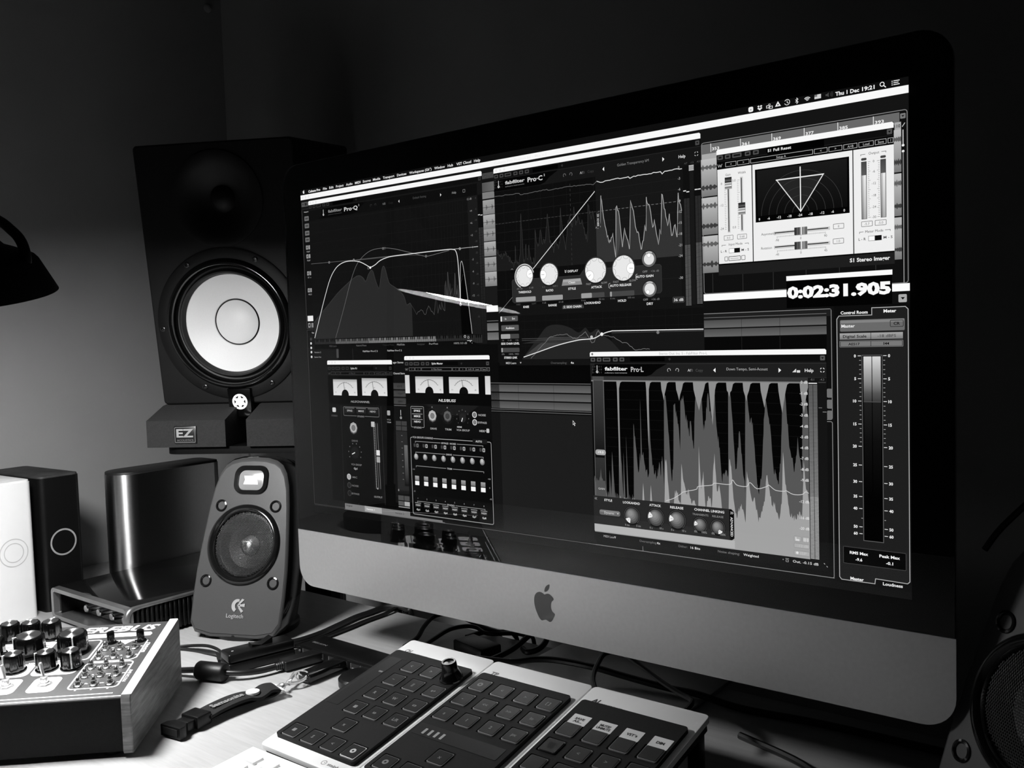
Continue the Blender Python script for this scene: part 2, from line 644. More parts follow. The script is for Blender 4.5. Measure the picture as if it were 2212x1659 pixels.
b.build('surround', mon)
b = MB(M['cone'], M['groove'])
b.lathe([(64.5, -5.2), (60, -7.2), (45, -13.6), (31.1, -19.4), (30.5, -20.6)], 96, X=WX, cap=False)
b.lathe([(31.0, -19.6), (30.4, -22.8), (29.2, -22.8), (28.6, -19.7)], 96, m=M['groove'], X=WX, cap=False)
b.lathe([(28.7, -19.8), (26, -17.6), (20, -14.8), (12, -12.6), (5, -11.9), (0, -11.8)], 64, m=M['cone'], X=WX, cap=False)
b.build('cone', mon, 'bright white woofer cone with round dust cap')
for a in (0, 60, 120, 180, 240, 300):
    b = MB(M['screw'])
    b.lathe([(3.6, 3.5), (3.6, 5.6), (2.6, 6.2), (1.6, 6.2), (1.5, 4.6)], 16, X=WX @ T(91.5 * math.cos(R(a + 2)), 91.5 * math.sin(R(a + 2)), -1.4))
    b.build('screw', mon)
b = MB(M['cabp'])
TX = T(0, 0, 262) @ FRONT
b.lathe([(60, 0), (60, 1.5), (54, 2), (42, -2), (28, -10), (18, -16), (17, -16)], 64, X=TX, cap=False)
b.build('tweeter_horn', mon)
b = MB(M['cabp'])
b.lathe([(17, -16), (13, -11), (7, -8), (0, -7)], 32, X=TX, cap=False)
b.build('tweeter_dome', mon)
b = MB(M['flange'])
b.prism([(-12, -12)] + arc(3, -8, 14, -135, -45, 6)[:0] + [(-7, -16), (13, -16), (18, -11)] + [(18.5, 21), (-12.5, 21)], 0, 9, X=T(1.5, 0, 0) @ FRONT, bev=1)
lp = b.build('logo_plate', mon)
b = MB(M['led'], M['blks'])
b.ring(3.6, 4.2, 7.6, 10.2, 9.3, m=M['led'], X=T(1.5, 0, 0) @ FRONT)
star = []
for i in range(12):
    r_ = 7.7 if i % 2 == 0 else 5.0
    for da in ((-9, 0, 9) if i % 2 == 0 else (0,)):
        a = R(30 * i + 90 + da)
        star.append((3.6 + r_ * math.cos(a), 4.2 + r_ * math.sin(a)))
b.poly(star, 9.3, m=M['led'], X=T(1.5, 0, 0) @ FRONT)
b.build('lit_emblem', lp, 'round glowing white emblem')

def pad(name, u0, u1, label):
    t = thing(name, label, 'speaker pad', (-556, 96.4, 203), (0, 0, YAW), 'foam speaker pads')
    b = MB(M['foam'])
    prof = [(-45, 0), (-45, 34), (-1, 50.1), (190, 76.9), (190, 0)]
    b.add([(u0, y, z) for y, z in prof] + [(u1, y, z) for y, z in prof],
          [(0, 1, 2, 3, 4), (9, 8, 7, 6, 5)] + [(i, 5 + i, 5 + (i + 1) % 5, (i + 1) % 5) for i in range(5)])
    b.build('foam_block', t)
    return t
pl_ = pad('isolation_pad', -106, 0, 'grey foam wedge with square badge under left half of the big speaker')
pad('isolation_pad', 28, 112, 'plain grey foam wedge under the big speaker, beside the computer')
b = MB(M['badge'], M['dimprint'])
b.box(-68, -38, -47.2, -44.8, 5, 27, bev=.6)
b.loopband(rrect(-66.5, 6.5, -39.5, 25.5, 1), .7, 47.4, M['dimprint'], FRONT)
b.text('EZ', -53, 18.5, 10.5, 23, 'c', M['print_'], FRONT, bold=.03, z=47.4)
b.text('ACOUSTICS', -53, 9.2, 3, 22, 'c', M['dimprint'], FRONT, z=47.4)
b.build('badge', pl_, 'square black badge reading EZ')

st = thing('speaker_stand', 'black floor stand with a flat plate under the foam pads', 'speaker stand', (-508, 181, FZ), (0, 0, YAW))
b = MB(M['plate'])
b.prism(rrect(-174, -86, 34, 116, 22, 6), 933, 942.8, bev=1)
b.build('top_plate', st)
b = MB(M['plate'])
b.box(-19, 19, -19, 19, 22, 934.5, bev=4)
b.build('column', st)
b = MB(M['plate'])
b.prism(rrect(-108, -108, 108, 108, 22, 6), 0, 22, bev=4)
b.build('base_plate', st)
# a loose speaker lead that hangs down behind the desk
b = MB(M['cablack'])
b.tube([(-648, 335, 300), (-640, 337, 240), (-652, 337, 200), (-654, 337, 60), (-650, 337, -150), (-640, 335, -560), (-600, 320, -736)], 4.5)
tag(b.build('speaker_cable'), 'black speaker cable hanging behind the desk under the foam pads', 'cable')

# ================================================================== satellite speakers (grille, face, base)
FO = [(-30, 1), (30, 1), (50, 5), (57, 15), (58, 45), (57.5, 75), (56, 97), (53.5, 125), (51, 149), (47.5, 172), (43, 187), (37, 196.5), (29, 202), (17, 205)]
FO = FO + [(0, 206)] + [(-x, z) for x, z in reversed(FO[2:])]
LEAN = 18.52
FM = RX(-LEAN) @ FRONT          # face drawing -> leaning face plane
def satellite(name, label, loc, yaw):
    t = thing(name, label, 'speaker', loc, (0, 0, yaw), 'small satellite speakers')
    n = len(FO)
    sl = math.tan(R(LEAN))
    out = [(x, z * math.sin(R(LEAN)), z * math.cos(R(LEAN)) + 3) for x, z in FO]
    b = MB(M['satg'], M['blk'])
    vs, fs = [], []
    prof = [(.955, -1.6, 0), (.985, -.6, 0), (1, 1.5, 0)]
    for s, dy, k in prof:
        for x, y, z in out:
            vs.append((x * s, (y * s + (1 - s) * 30.6) + dy, 3 + (z - 3) * s + (1 - s) * 87))
    L = len(prof)
    for l in range(L - 1):
        fs += [(l * n + i, l * n + (i + 1) % n, (l + 1) * n + (i + 1) % n, (l + 1) * n + i) for i in range(n)]
    b.add(vs, fs, M['satg'])
    plate_faces(b, [(x * .955, z * .955 + 4.1) for x, z in FO], [circ(0, 104.5, 41, 56)], 1.6, 40, M['satg'], M['rubber'], M['rubber'], T(0, 0, 3) @ FM)
    b.build('face', t)
    b = MB(M['blk'])
    vs, fs = [], []
    prof = [(1, 1.6, 1), (1.03, 6, 1.006), (1.03, 22, .995), (.97, 42, .97), (.8, 62, .9), (.5, 74, .8)]
    for s, dy, k in prof:
        for x, y, z in out:
            vs.append((x * s, min(y + dy, 112 - (1 - k) * 60), 3 + (z - 3) * k))
    L = len(prof)
    for l in range(L - 1):
        fs += [(l * n + i, l * n + (i + 1) % n, (l + 1) * n + (i + 1) % n, (l + 1) * n + i) for i in range(n)]
    fs.append(tuple((L - 1) * n + i for i in range(n)))
    b.add(vs, fs)
    b.build('back_shell', t)
    b = MB(M['blks'])
    b.lathe([(49, 0), (50, 1.5), (50, 7), (44, 12)], 40, X=T(0, 50, 0))
    b.prism([(-40, 8), (40, 8), (44, 50), (-44, 50)], 0, 9)
    b.build('base', t)
    RZc = 104.5
    Xr = T(0, 0, 3) @ FM @ T(0, RZc, 1.2)
    b = MB(M['blk'])
    b.lathe([(46, -1), (45.6, 2.5), (43.5, 4.6), (41, 5), (38.8, 3.4), (37.6, 0), (37.4, -4)], 72, X=Xr, cap=False)
    b.build('driver_ring', t)
    b = MB(M['rubber'], M['silk'])
    b.lathe([(37.5, -5), (34, -4), (30, -6), (26, -12), (12, -15), (11, -14)], 48, X=Xr, cap=False)
    b.lathe([(11.5, -14), (9, -8), (5, -5.5), (0, -5)], 32, m=M['silk'], X=Xr, cap=False)
    b.build('driver_cone', t)
    # pierced steel grille: a honeycomb of thin bars on a shallow dome
    b = MB(M['gril'])
    b.smooth = 0
    p = 1.9
    a_ = p / math.sqrt(3)
    RG = 37.4
    def dome(x, y):
        return 3.0 * (1 - (x * x + y * y) / RG ** 2) - .8
    nn = int(RG / p) + 3
    wd, th = .30, .5
    for j in range(-nn * 2, nn * 2):
        for i in range(-nn, nn + 1):
            cx = (i + .5 * (j & 1)) * p
            cy = j * p * math.sqrt(3) / 2
            if cx * cx + cy * cy > (RG - .4) ** 2:
                continue
            # vertex of the honeycomb nearest the cell, three bars out of it
            vx, vy = cx, cy + a_
            for an in (90, 210, 330):
                ex, ey = vx + a_ * math.cos(R(an)), vy + a_ * math.sin(R(an))
                if vx * vx + vy * vy > RG ** 2 or ex * ex + ey * ey > RG ** 2:
                    continue
                nx, ny = -math.sin(R(an)) * wd, math.cos(R(an)) * wd
                z0, z1 = dome(vx, vy), dome(ex, ey)
                b.add([(vx - nx, vy - ny, z0 - th), (vx, vy, z0), (vx + nx, vy + ny, z0 - th),
                       (ex - nx, ey - ny, z1 - th), (ex, ey, z1), (ex + nx, ey + ny, z1 - th)],
                      [(0, 1, 4, 3), (1, 2, 5, 4)], X=Xr)
    b.build('grille', t, 'pierced round steel grille', kind='stuff')
    for sx, sz in ((-35, 151.5), (35, 151.5), (-42.5, 65.3), (42.5, 65.3)):
        b = MB(M['blk'], M['screw'])
        b.lathe([(7.2, .4), (7, 1.8), (5.6, 2.2), (4.6, 1.0), (3.6, -3)], 28, X=T(0, 0, 3) @ FM @ T(sx, sz - 3, 1), cap=False)
        b.lathe([(4, -2.4), (2.4, -1.2), (0, -.8)], 16, m=M['screw'], X=T(0, 0, 3) @ FM @ T(sx, sz - 3, 1))
        b.build('screw', t)
    Xb = T(0, 0, 3) @ FM @ T(0, -3, .5)
    b = MB(M['blk'])
    o1, o2 = rrect(-22, 165, 22, 199, 12, 6), rrect(-16.5, 169.5, 16.5, 193.5, 8, 6)
    k = len(o1)
    b.add([(x, y, 1.2) for x, y in o1] + [(x * .97, 182 + (y - 182) * .97, 3.6) for x, y in o1] + [(x, y, 3.2) for x, y in o2] + [(x, y, .8) for x, y in o2],
          [(l * k + i, l * k + (i + 1) % k, (l + 1) * k + (i + 1) % k, (l + 1) * k + i) for l in range(3) for i in range(k)], X=Xb)
    b.build('light_bezel', t)
    b = MB(M['lens'])
    b.prism(rrect(-16.4, 169.6, 16.4, 193.4, 8, 6), -.5, 2.2, X=Xb, bev=1.2)
    le = b.build('light_lens', t, 'pale rounded lens in a black surround')
    b = MB(M['led'])  # reflected highlight on the lens, painted as a glowing bow-tie; no lamp behind it
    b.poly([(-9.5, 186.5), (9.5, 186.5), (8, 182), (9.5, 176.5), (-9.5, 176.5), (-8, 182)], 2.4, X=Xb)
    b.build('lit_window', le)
    # maker's mark: a swirl over the name
    b = MB(M['print_'])
    cx, cy = 2, 39
    sw = [(cx + 7.5 * math.cos(R(a)), cy + 7.5 * math.sin(R(a))) for a in range(75, 246, 10)] + \
         [(cx + 1.5 + 4.6 * math.cos(R(a)), cy + 4.6 * math.sin(R(a))) for a in range(235, 84, -10)]
    b.poly(sw, 1.9, X=Xb)
    b.poly([(cx + 1, cy + 3), (cx + 5, cy + 8), (cx + 8, cy + 7), (cx + 3.5, cy + 2.5)], 1.9, X=Xb)
    b.poly([(cx + 3, cy + 1.5), (cx + 9, cy + 2.8), (cx + 9, cy - 1), (cx + 3, cy - .6)], 1.9, X=Xb)
    b.poly([(cx + 1, cy - 2), (cx + 5.5, cy - 7.5), (cx + 8, cy - 5.5), (cx + 3.2, cy - 1.2)], 1.9, X=Xb)
    b.ring(cx + 2.2, cy + .5, .8, 2.1, 2.0, 20, X=Xb)
    b.text('Logitech', 0, 28, 4.6, 21.5, 'c', X=Xb, bold=.012, z=1.9)
    b.build('maker_mark', t)
    return t
sat = satellite('satellite_speaker', 'small grey satellite speaker standing left of the computer, beside the inline switch', (-414, -27, 0), 23.55)
s2 = copy_tree(sat)
s2.location = (.353 + .0, -.044, 0)
s2.rotation_euler = (0, 0, R(-35.5))
s2['label'] = 'small dark satellite speaker cut by the frame at the right of the computer'

# ================================================================== drives and dock
def book_drive(name, label, fx, fy, yaw, body, topm, ringm, mode):
    """upright drive; (fx, fy) is the middle of the ringed face, which looks along +x before the turn"""
    t = thing(name, label, 'hard drive', (fx, fy, 0), (0, 0, yaw), 'upright hard drives')
    o = rrect(-136, -26.5, 0, 26.5, 7, 6)
    b = MB(body)
    b.prism(o, 0, 170)
    b.build('case', t)
    b = MB(topm)
    b.prism([(-68 + (x + 68) * .985, y * .97) for x, y in o], 170, 172.5, bev=.6)
    b.build('vented_top', t)
    F = Matrix(((0, 0, 1, 0), (1, 0, 0, 0), (0, 1, 0, 0), (0, 0, 0, 1)))
    b = MB(ringm)
    if mode == 2:
        b.ring(0, 85.5, 16.3, 17.4, .25, 60, X=F)
        b.ring(0, 85.5, 11.0, 12.0, .25, 60, X=F)
    else:
        b.ring(0, 85.8, 15.0, 17.2, .25, 60, X=F)
    b.build('ring_mark', t)
    return t
book_drive('hard_drive', 'tall black hard drive with one grey ring, behind the white one', -713, -67, 3, M['blks'], M['drkt'], M['ringg'], 1)
book_drive('hard_drive', 'tall white hard drive with a double ring, at the left frame edge', -706, -131, 3, M['whitep'], M['whitet'], M['ringw'], 2)
sd = thing('silver_hard_drive', 'tall brushed-silver hard drive with a rounded front, behind the low box', 'hard drive', (-708, 70, 0), (0, 0, 0))
o = [(28, 66), (28, -48)] + arc(0, -50, 28, 0, -180, 20) + [(-28, 66)] + arc(-16, 66, 12, 180, 90, 4) + arc(16, 66, 12, 90, 0, 4)
b = MB(M['silver'])
b.prism(o, 1, 163.5)
b.build('case', sd)
b = MB(M['silvt'])
b.prism([(x * .985, y * .99) for x, y in o], 163.5, 166.5, bev=.8)
b.build('top_cap', sd)
b = MB(M['rubber'])
b.prism([(x * .95, y * .96) for x, y in o], 0, 1)
b.build('foot', sd)

dk = thing('interface_box', 'low black glossy box with a metal-framed opening, under the silver drive', 'audio interface', (-589, -5, 0))
b = MB(M['dockt'])
b.box(-88.5, 88.5, -90, 115, 38, 40.8, bev=1.2)
b.build('gloss_top', dk)
b = MB(M['blks'], M['dockt'])
b.box(-86, 86, 60, 113, 5, 38)
b.box(-86, 86, -60, 60, 5, 20)
b.box(-86, -80, -90, 60, 5, 38)
b.box(80, 84, -90, 60, 5, 38)
b.build('inner_case', dk)
b = MB(M['dockf'])
o1, o2 = rrect(-89, 2.5, 89, 41.5, 7, 6), rrect(-83.5, 7.5, 83.5, 36, 3, 6)
k = len(o1)
X = FRONT
b.add([(x, y, 90) for x, y in o1] + [(x * .99, 22 + (y - 22) * .97, 98) for x, y in o1] + [(x, y, 97.5) for x, y in o2] + [(x, y, 70) for x, y in o2],
      [(l * k + i, l * k + (i + 1) % k, (l + 1) * k + (i + 1) % k, (l + 1) * k + i) for l in range(3) for i in range(k)], X=X)
b.build('front_frame', dk)
b = MB(M['dockt'])
b.poly(rrect(-83, 8, 83, 35.5, 3, 4), 72, X=X)
b.build('front_window', dk, 'recessed glossy front window')
b = MB(M['dockf'])
b.tube([(87.5, -96, 5), (87.5, -97, 20), (87.5, -97, 31), (87.5, -93, 38), (87.5, -84, 40), (87.5, -60, 40.2), (87.5, 112, 40.2)], [4.4, 4.4, 4.2, 3.6, 2.8, 2.4, 2.4], n=10)
b.build('side_rail', dk, 'light metal rail along the top edge')
fin0 = None
for i in range(34):
    y = -84 + i * 5.8
    if fin0 is None:
        b = MB(M['blks'])
        b.box(84, 88, -1.5, 1.5, 4, 38, bev=.5, seg=1)
        fin0 = b.build('cooling_fin', dk)
        fin0.location = (0, y * .001, 0)
    else:
        sub(fin0, dk, (0, y, 0))
for x in (-78, 78):
    for y in (-80, 100):
        b = MB(M['rubber'])
        b.lathe([(6, 0), (6, 5)], 16, X=T(x, y, 0))
        b.build('foot', dk)
for i, x in enumerate((-40, -10, 20, 48)):
    b = MB(M['chrome'])
    b.lathe([(5, 0), (5, 7), (4, 8), (0, 8)], 20, X=T(x, -72, 17) @ RX(90))
    b.build('knob', dk)

# ================================================================== the synthesizer
SL = 6.13
syn = thing('desktop_synthesizer', 'small grey analogue synthesizer with black knobs and an oak cheek', 'synthesizer', (-240, -243, 0), (0, 0, 43.7))
WD = 300
b = MB(M['steel'])
zf, zb = 49.2, 65.2
b.add([(-7, 0, 5), (-7, 148, 5), (-7, 148, zb), (-7, 0, zf), (-WD, 0, 5), (-WD, 148, 5), (-WD, 148, zb), (-WD, 0, zf)],
      [(0, 1, 2, 3), (7, 6, 5, 4), (0, 3, 7, 4), (1, 5, 6, 2), (0, 4, 5, 1)])
b.build('case', syn)
PM = T(0, 0, zf) @ RX(SL)           # panel drawing: x right, y up the slope, z out
def PX(a, bb): return (-7 - a, bb)
b = MB(M['panel'], M['prt'])
b.box(-WD, -7, -.6, 148.8, -.5, .9, bev=.5, seg=2, X=PM)
pn = b.build('top_panel', syn)
def cheek(x0, x1, nm, mats):
    b = MB(M['oak'], M['oakt'])
    pr = [(0, 8), (-2, 46), (-1, 50), (1, 52.3), (5, 53), (145, 68.0), (149, 66.5), (150, 62), (149, 8), (146, 4), (6, 4)]
    pr = [(-1, 3.5), (-2.5, 6), (-2.5, 49.5), (-.5, 52.2), (147, 68.3), (149.5, 66.5), (149.5, 6), (147.5, 3.5)]
    k = len(pr)
    cs = [(x0 + .8, .99), (x0, 1), (x1, 1), (x1 + (-.8 if x1 > x0 else .8), .99)]
    vs = []
    for x, s in cs:
        vs += [(x, 73 + (y - 73) * s, 34 + (z - 34) * s) for y, z in pr]
    fs = [tuple(range(k)), tuple(reversed(range(3 * k, 4 * k)))]
    for l in range(3):
        fs += [(l * k + i, l * k + (i + 1) % k, (l + 1) * k + (i + 1) % k, (l + 1) * k + i) for i in range(k)]
    b.add(vs, fs, M['oak'])
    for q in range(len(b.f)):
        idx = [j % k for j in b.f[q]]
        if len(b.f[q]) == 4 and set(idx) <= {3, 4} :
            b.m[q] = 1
    o = b.build(nm, syn, mats)
    return o
ck = cheek(0, -7, 'wood_cheek', 'oak end cheek with a small dark knot')
b = MB(M['inkprint'])
b.poly(circ(0, 0, 1.6, 14, 3.2), 0, X=T(.15, 13, 22) @ RY(90) @ RZ(20))
b.build('knot', ck)
cheek(-WD - 7, -WD, 'wood_cheek', 'oak end cheek out of frame')
for x in (-20, -285):
    for y in (12, 136):
        b = MB(M['rubber'])
        b.lathe([(7, 0), (7.5, 5)], 18, X=T(x, y, 0))
        b.build('foot', syn)
# silkscreen
b = MB(M['prt'], M['panel'])
z0 = 1.0
def pp(pts): return [PX(a, c) for a, c in pts]
def band(pts, wd): b.loopband(pp(pts), wd, z0, M['prt'], PM)
def fill(pts, z=z0, m=None): b.poly(pp(pts), z, m or M['prt'], PM)
band(rrect(9.4, 18.5, 49.5, 65.8, 4, 5), 1.3)
band([(14, 68.2), (46, 68.2)] + arc(44.5, 72.2, 4, -90, 0, 4)[1:] + [(48.5, 106), (44.5, 110.5), (36, 110.5), (31.5, 110.5), (28, 102), (22, 110.5), (14, 110.5)] + arc(13.5, 106.5, 4, 90, 180, 4) + [(9.5, 72.5)], 1.3)
fill([(36, 110.8), (20.5, 110.8), (28, 101.5)])
fill([(10.4, 118), (9.6, 122.5), (12, 126.2), (150, 128.2), (150, 119.5)])
band([(51.8, 66), (51.8, 111.5), (54, 114), (60, 114), (150, 114), (150, 70), (58, 70)][:0] + rrect(51.8, 74, 96, 113.8, 4, 4), 1.5)
fill(rrect(53.5, 47.5, 91.5, 71.5, 6, 5))
fill(rrect(93.5, 47.5, 131, 71.5, 6, 5))
fill(rrect(60.5, 17, 83, 43.5, 5, 5))
fill(rrect(92.5, 17, 115, 43.5, 5, 5))
fill(rrect(124, 17, 146, 43.5, 5, 5))
fill(rrect(93, 100, 140, 116, 3, 4))
for zz in (103.5, 108):
    fill([(97, zz), (136, zz), (136, zz + 1.3), (97, zz + 1.3)], z0 + .1, M['panel'])
fill([(9.2, 7.2), (120, 7.2), (120, 8.4), (9.2, 8.4)])
fill([(1, 1.6), (200, 1.6), (200, 2.8), (1, 2.8)])
for a in (16.3, 29.4, 42):
    fill([(a - .7, 15.6), (a + .7, 15.6), (a + .7, 18.4), (a - .7, 18.4)])
b.text('EREBUS', -14, 136.8, 12.2, 72, 'r', M['prt'], PM, bold=.028, shear=.35, z=z0)
TV = PM @ T(-14.2, 55.5, z0) @ RZ(90)
b.text('PATCH BAY', -24, 0, 2.8, 22, 'c', M['prt'], PM @ T(-13.6, 62, z0) @ RZ(90), bold=.02)
b.text('SIGNALS', 26, 0, 2.8, 20, 'c', M['prt'], PM @ T(-14, 66, z0) @ RZ(90), bold=.02)
b.text('MIX', -7 - 98, 72.5, 2.6, 6, 'c', M['prt'], PM, bold=.02, z=z0)
b.text('LEVEL', -7 - 78, 74.5, 2.2, 8, 'c', M['prt'], PM, bold=.02, z=z0)
names = [['lfo', 'env', 'cv'], ['in', 'gate', 'vca'], ['vcf', 'osc', 'mod']]
for j, yy in enumerate((24, 40, 55.6)):
    for i, a in enumerate((42, 29.4, 16.3)):
        b.text(names[j][i], -7 - a + 5.2, yy + 3.5, 2, None, 'c', M['prt'], PM, bold=.02, z=z0)
for j, yy in enumerate((75, 92)):
    for i, a in enumerate((42, 29.4, 16.3)):
        b.text((('out', 'in', 'fx'), ('vc', 'ext', 'fm'))[j][i], -7 - a + 5.2, yy + 3.5, 2, None, 'c', M['prt'], PM, bold=.02, z=z0)
b.build('silkscreen', pn)
# jacks: a ring nut with a pointed patch post
b = MB(M['post'])
b.lathe([(4.4, .9), (4.4, 1.5), (3.9, 2.1), (2.9, 2.4), (2.9, 3.4), (2.3, 4.6), (1.3, 4.8), (2.1, 5.6), (2.1, 6.6), (.9, 8.6), (0, 9)], 20, X=PM)
j0 = b.build('patch_post', syn)
first = True
for yy in (24, 40, 55.6, 75, 92):
    for a in (42, 29.4, 16.3):
        v = PM.to_3x3() @ Vector((-7 - a, yy, 0))
        if first:
            j0.location = v * .001
            first = False
        else:
            sub(j0, syn, v)
# knobs
def make_knob(r, h, small):
    b = MB(M['knob'])
    b.lathe([(r * 1.03, 0), (r * 1.03, 1.2), (r * .8, 1.4)], 40)
    b.lathe([(r * .86, 1.2), (r * .88, 2.2), (r * .86, h - 1.6), (r * .80, h - .2), (r * .74, h)], 40, flute=.055)
    return b
def place_knob(a, bb, r, h, ang, big):
    v = PM.to_3x3() @ Vector((-7 - a, bb, 0))
    b = make_knob(r, h, 0)
    k = b.build('knob', syn)
    k.location = (v + Vector((0, 0, .9))) * .001 + Vector((0, 0, zf * .001))
    k.rotation_euler = (R(SL), 0, R(0))
    b = MB(M['silk'])
    b.lathe([(r * .70, h), (r * .68, h + .35), (r * .2, h + .42), (0, h + .42)], 40)
    b.build('metal_cap', k)
    b = MB(M['prt'])
    Xk = RZ(ang)
    b.box(-.6, .6, -r * .95, -r * .76, 2.5, h - .6, X=Xk)
    b.box(-.6, .6, -r * .95, -r * .72, h - .8, h + .15, X=Xk)
    b.build('pointer_line', k)
kr = 9.3
for a, bb, ang in ((107.4, 60, -60), (80.7, 60, -70), (60.0, 60, 20)):
    place_knob(a, bb, kr, 16.2, ang, False)
for a, bb, ang in ((141.5, 91, 60), (107.2, 92.5, 290), (70.0, 92.2, 20)):
    place_knob(a, bb, 14.0, 18, ang, True)
for a, bb, ang in ((138.5, 127, 200), (120, 127, 220), (101.5, 127, 180)):
    place_knob(a, bb, kr, 16.2, ang, False)
for jx in syn.children:
    if jx.name.startswith('patch_post'):
        pass
# toggles
for a, bb in ((71.3, 30.5), (102.0, 30.5)):
    v = PM.to_3x3() @ Vector((-7 - a, bb, 0))
    b = MB(M['bright'])
    b.lathe([(6, .9), (6, 1.3), (5, 1.4)], 24)
    b.lathe([(4.3, 1.3), (4.3, 3.2), (3.6, 3.6)], 6)
    b.lathe([(3.0, 3.5), (3.0, 8), (2.2, 8.4)], 20)
    t_ = b.build('toggle_switch', syn)
    t_.location = v * .001 + Vector((0, 0, zf * .001))
    t_.rotation_euler = (R(SL), 0, 0)
    b = MB(M['bright'])
    b.tube([(0, 0, 7), (-1.4, 1.2, 12.5), (-2.6, 2.2, 18.5)], [1.0, 1.35, 1.6], n=12)
    b.lathe([(0, -1.6), (1.2, -1.1), (1.6, 0), (1.2, 1.1), (0, 1.6)], 12, X=T(-2.6, 2.2, 18.5), cap=False)
    b.build('lever', t_)
for a, bb in ((41.6, 106.0), (15.5, 106.8)):
    v = PM.to_3x3() @ Vector((-7 - a, bb, 0))
    b = MB(M['knob'])
    b.lathe([(4.6, .9), (4.6, 1.8), (3.4, 2), (3.5, 10.6), (3.0, 11.6), (0, 11.8)], 20, flute=.03)
    k = b.build('trimmer_cap', syn)
    k.location = v * .001 + Vector((0, 0, zf * .001))
    k.rotation_euler = (R(SL), 0, 0)

# ================================================================== the three controllers
TILT = 10.98
def outline(w_=102.4, d=180, r=4, ins=0):
    return rrect(ins, -d + ins, w_ - ins, -ins, r, 5)
KG = []
def controller(u, kindc, label):
    t = thing('controller', label, 'controller', (-151 + u, -8.1, 46.1), (TILT, 0, 0), 'row of slim desktop controllers')
    b = MB(M['cmcw'])
    b.prism(outline(), -4.5, 0, bev=.8)
    b.build('white_deck', t)
    b = MB(M['cmcb'])
    b.prism(outline(ins=1.5), -11, -4.5)
    b.build('underside', t)
    for x in (10, 92):      # folding rear feet reach the desk
        b = MB(M['blks'])
        b.box(x - 5, x + 5, -7, 3, -33, 0, bev=1, X=T(0, -4, -11) @ RX(-TILT))
        b.build('rear_foot', t)
    for x in (12, 90):
        b = MB(M['rubber'])
        b.lathe([(5, -1.2), (5, 0)], 14, X=T(x, -172, -11) @ RX(-TILT))
        b.build('front_foot', t)
    # black plate with sunk key wells
    P0, P1, Q0, Q1 = 5.2, 97.6, -167.6, -24.6
    keys = []
    holes = []
    GX = (18.9, 42.2, 65.6, 89.2)
    def kk(gx, v, lab='', side='keys'):
        keys.append((gx, -v, lab, side))
    if kindc == 'CH':
        for gx, v, l in ((42.2, 44, '<'), (65.6, 44, '>'), (42.2, 66.7, '–'), (65.6, 66.7, '||'), (89.4, 67, 'e+'),
                         (42.2, 89.6, 'R'), (65.6, 89.6, 'W'), (89.4, 90, '«»'), (42.2, 112.6, '■'), (65.2, 112.2, 'ı♦'.replace('♦', 'o')), (89.2, 112.6, 'L/R'),
                         (53.7, 135.3, 'x'), (19, 158.4, '■'), (41.9, 158.4, 'S'), (64.8, 158, '<'), (87.8, 157.6, 'o')):
            kk(gx, v, l)
        strip = [(7.4, -117), (23.5, -117), (23.5, -36), (7.4, -36)]
    elif kindc == 'TP':
        for v, ls in ((43, ('o', '<', '>', '[ ]')), (65.4, ('-', '<<', '>>', 'io')), (88.3, ('s', '1', '2', 'px'))):
            for gx, l in zip((17.5, 41, 65, 88), ls):
                kk(gx, v, l)
        kk(53.3, 134, 'x')
        kk(18.5, 156.5, 'o')
        kk(41.5, 156.5, 's')
        kk(65, 156.5, '')
        kk(88, 156.5, '')
        strip = [(7.6, -119), (97.0, -119), (97.0, -102.8), (7.6, -102.8)][:0]
    else:
        for v, ls in ((64.5, ('', '', '', '')), (86.8, ('', '<', '>', '')), (109, ('', '', '', '')), (131, ('', '', '', '')), (153, ('', '', '', ''))):
            for gx, l in zip((18, 41.4, 64.6, 88), ls):
                kk(gx, v, l)
        strip = []
    Z = 3.4
    for gx, v, l, s in keys:
        holes.append(rrect(gx - 9.5, v - 7.9, gx + 8.1, v + 9.7, 1.2, 2))
    if kindc == 'TP':
        holes.append(rrect(8, -118.5, 93, -104.5, 1, 2))
    if kindc == 'CH':
        holes.append(rrect(8.2, -116.5, 23, -36, 1, 2))
    b = MB(M['cmcb'], M['well'])
    oo = rrect(P0, Q0, P1, Q1, 3, 5)
    plate_faces(b, oo, holes[:len(keys)], Z, 3.2, M['cmcb'], M['well'], M['well'])
    if kindc != 'AI':
        b2 = b
        lp = holes[-1]
    skirt(b, oo, 0, Z, M['cmcb'])
    pl = b.build('black_plate', t)
    if kindc == 'TP':
        b = MB(M['keyt'], M['ledgrey'], M['keyn'])
        b.prism(rrect(8, -118.5, 93, -104.5, 1, 2), Z, Z + .25, M['keyt'])
        b.build('touch_strip', t)
        for i in range(4):
            b = MB(M['ledgrey'])
            b.box(18.3 + i * 6.1 - 1, 18.3 + i * 6.1 + 1, -116.2, -109.8, Z + .25, Z + .7)
            b.build('level_light', t)
    if kindc == 'CH':
        b = MB(M['keyt'], M['well'])
        b.prism(rrect(9.2, -116, 23.4, -37, 1, 2), Z, Z + .2, M['keyt'])
        b.box(7.8, 9.2, -117.2, -35.6, Z, Z + .12, m=M['well'])
        b.box(7.8, 28, -37, -35.4, Z, Z + .12, m=M['well'])
        b.build('fader_strip', t)
        b = MB(M['dimprint'])
        b.box(17.6, 22.2, -62, -60, Z + .2, Z + .5)
        b.build('status_mark', t)
        b = MB(M['knob'])
        b.lathe([(10.4, Z), (10.4, Z + 1), (9.4, Z + 2), (6.9, Z + 9), (6.5, Z + 15), (6, Z + 16), (4.6, Z + 16), (4.2, Z + 15), (0, Z + 14.6)], 36, X=T(88.8, -43.5, 0))
        b.build('encoder_knob', t, 'tapered black encoder knob')
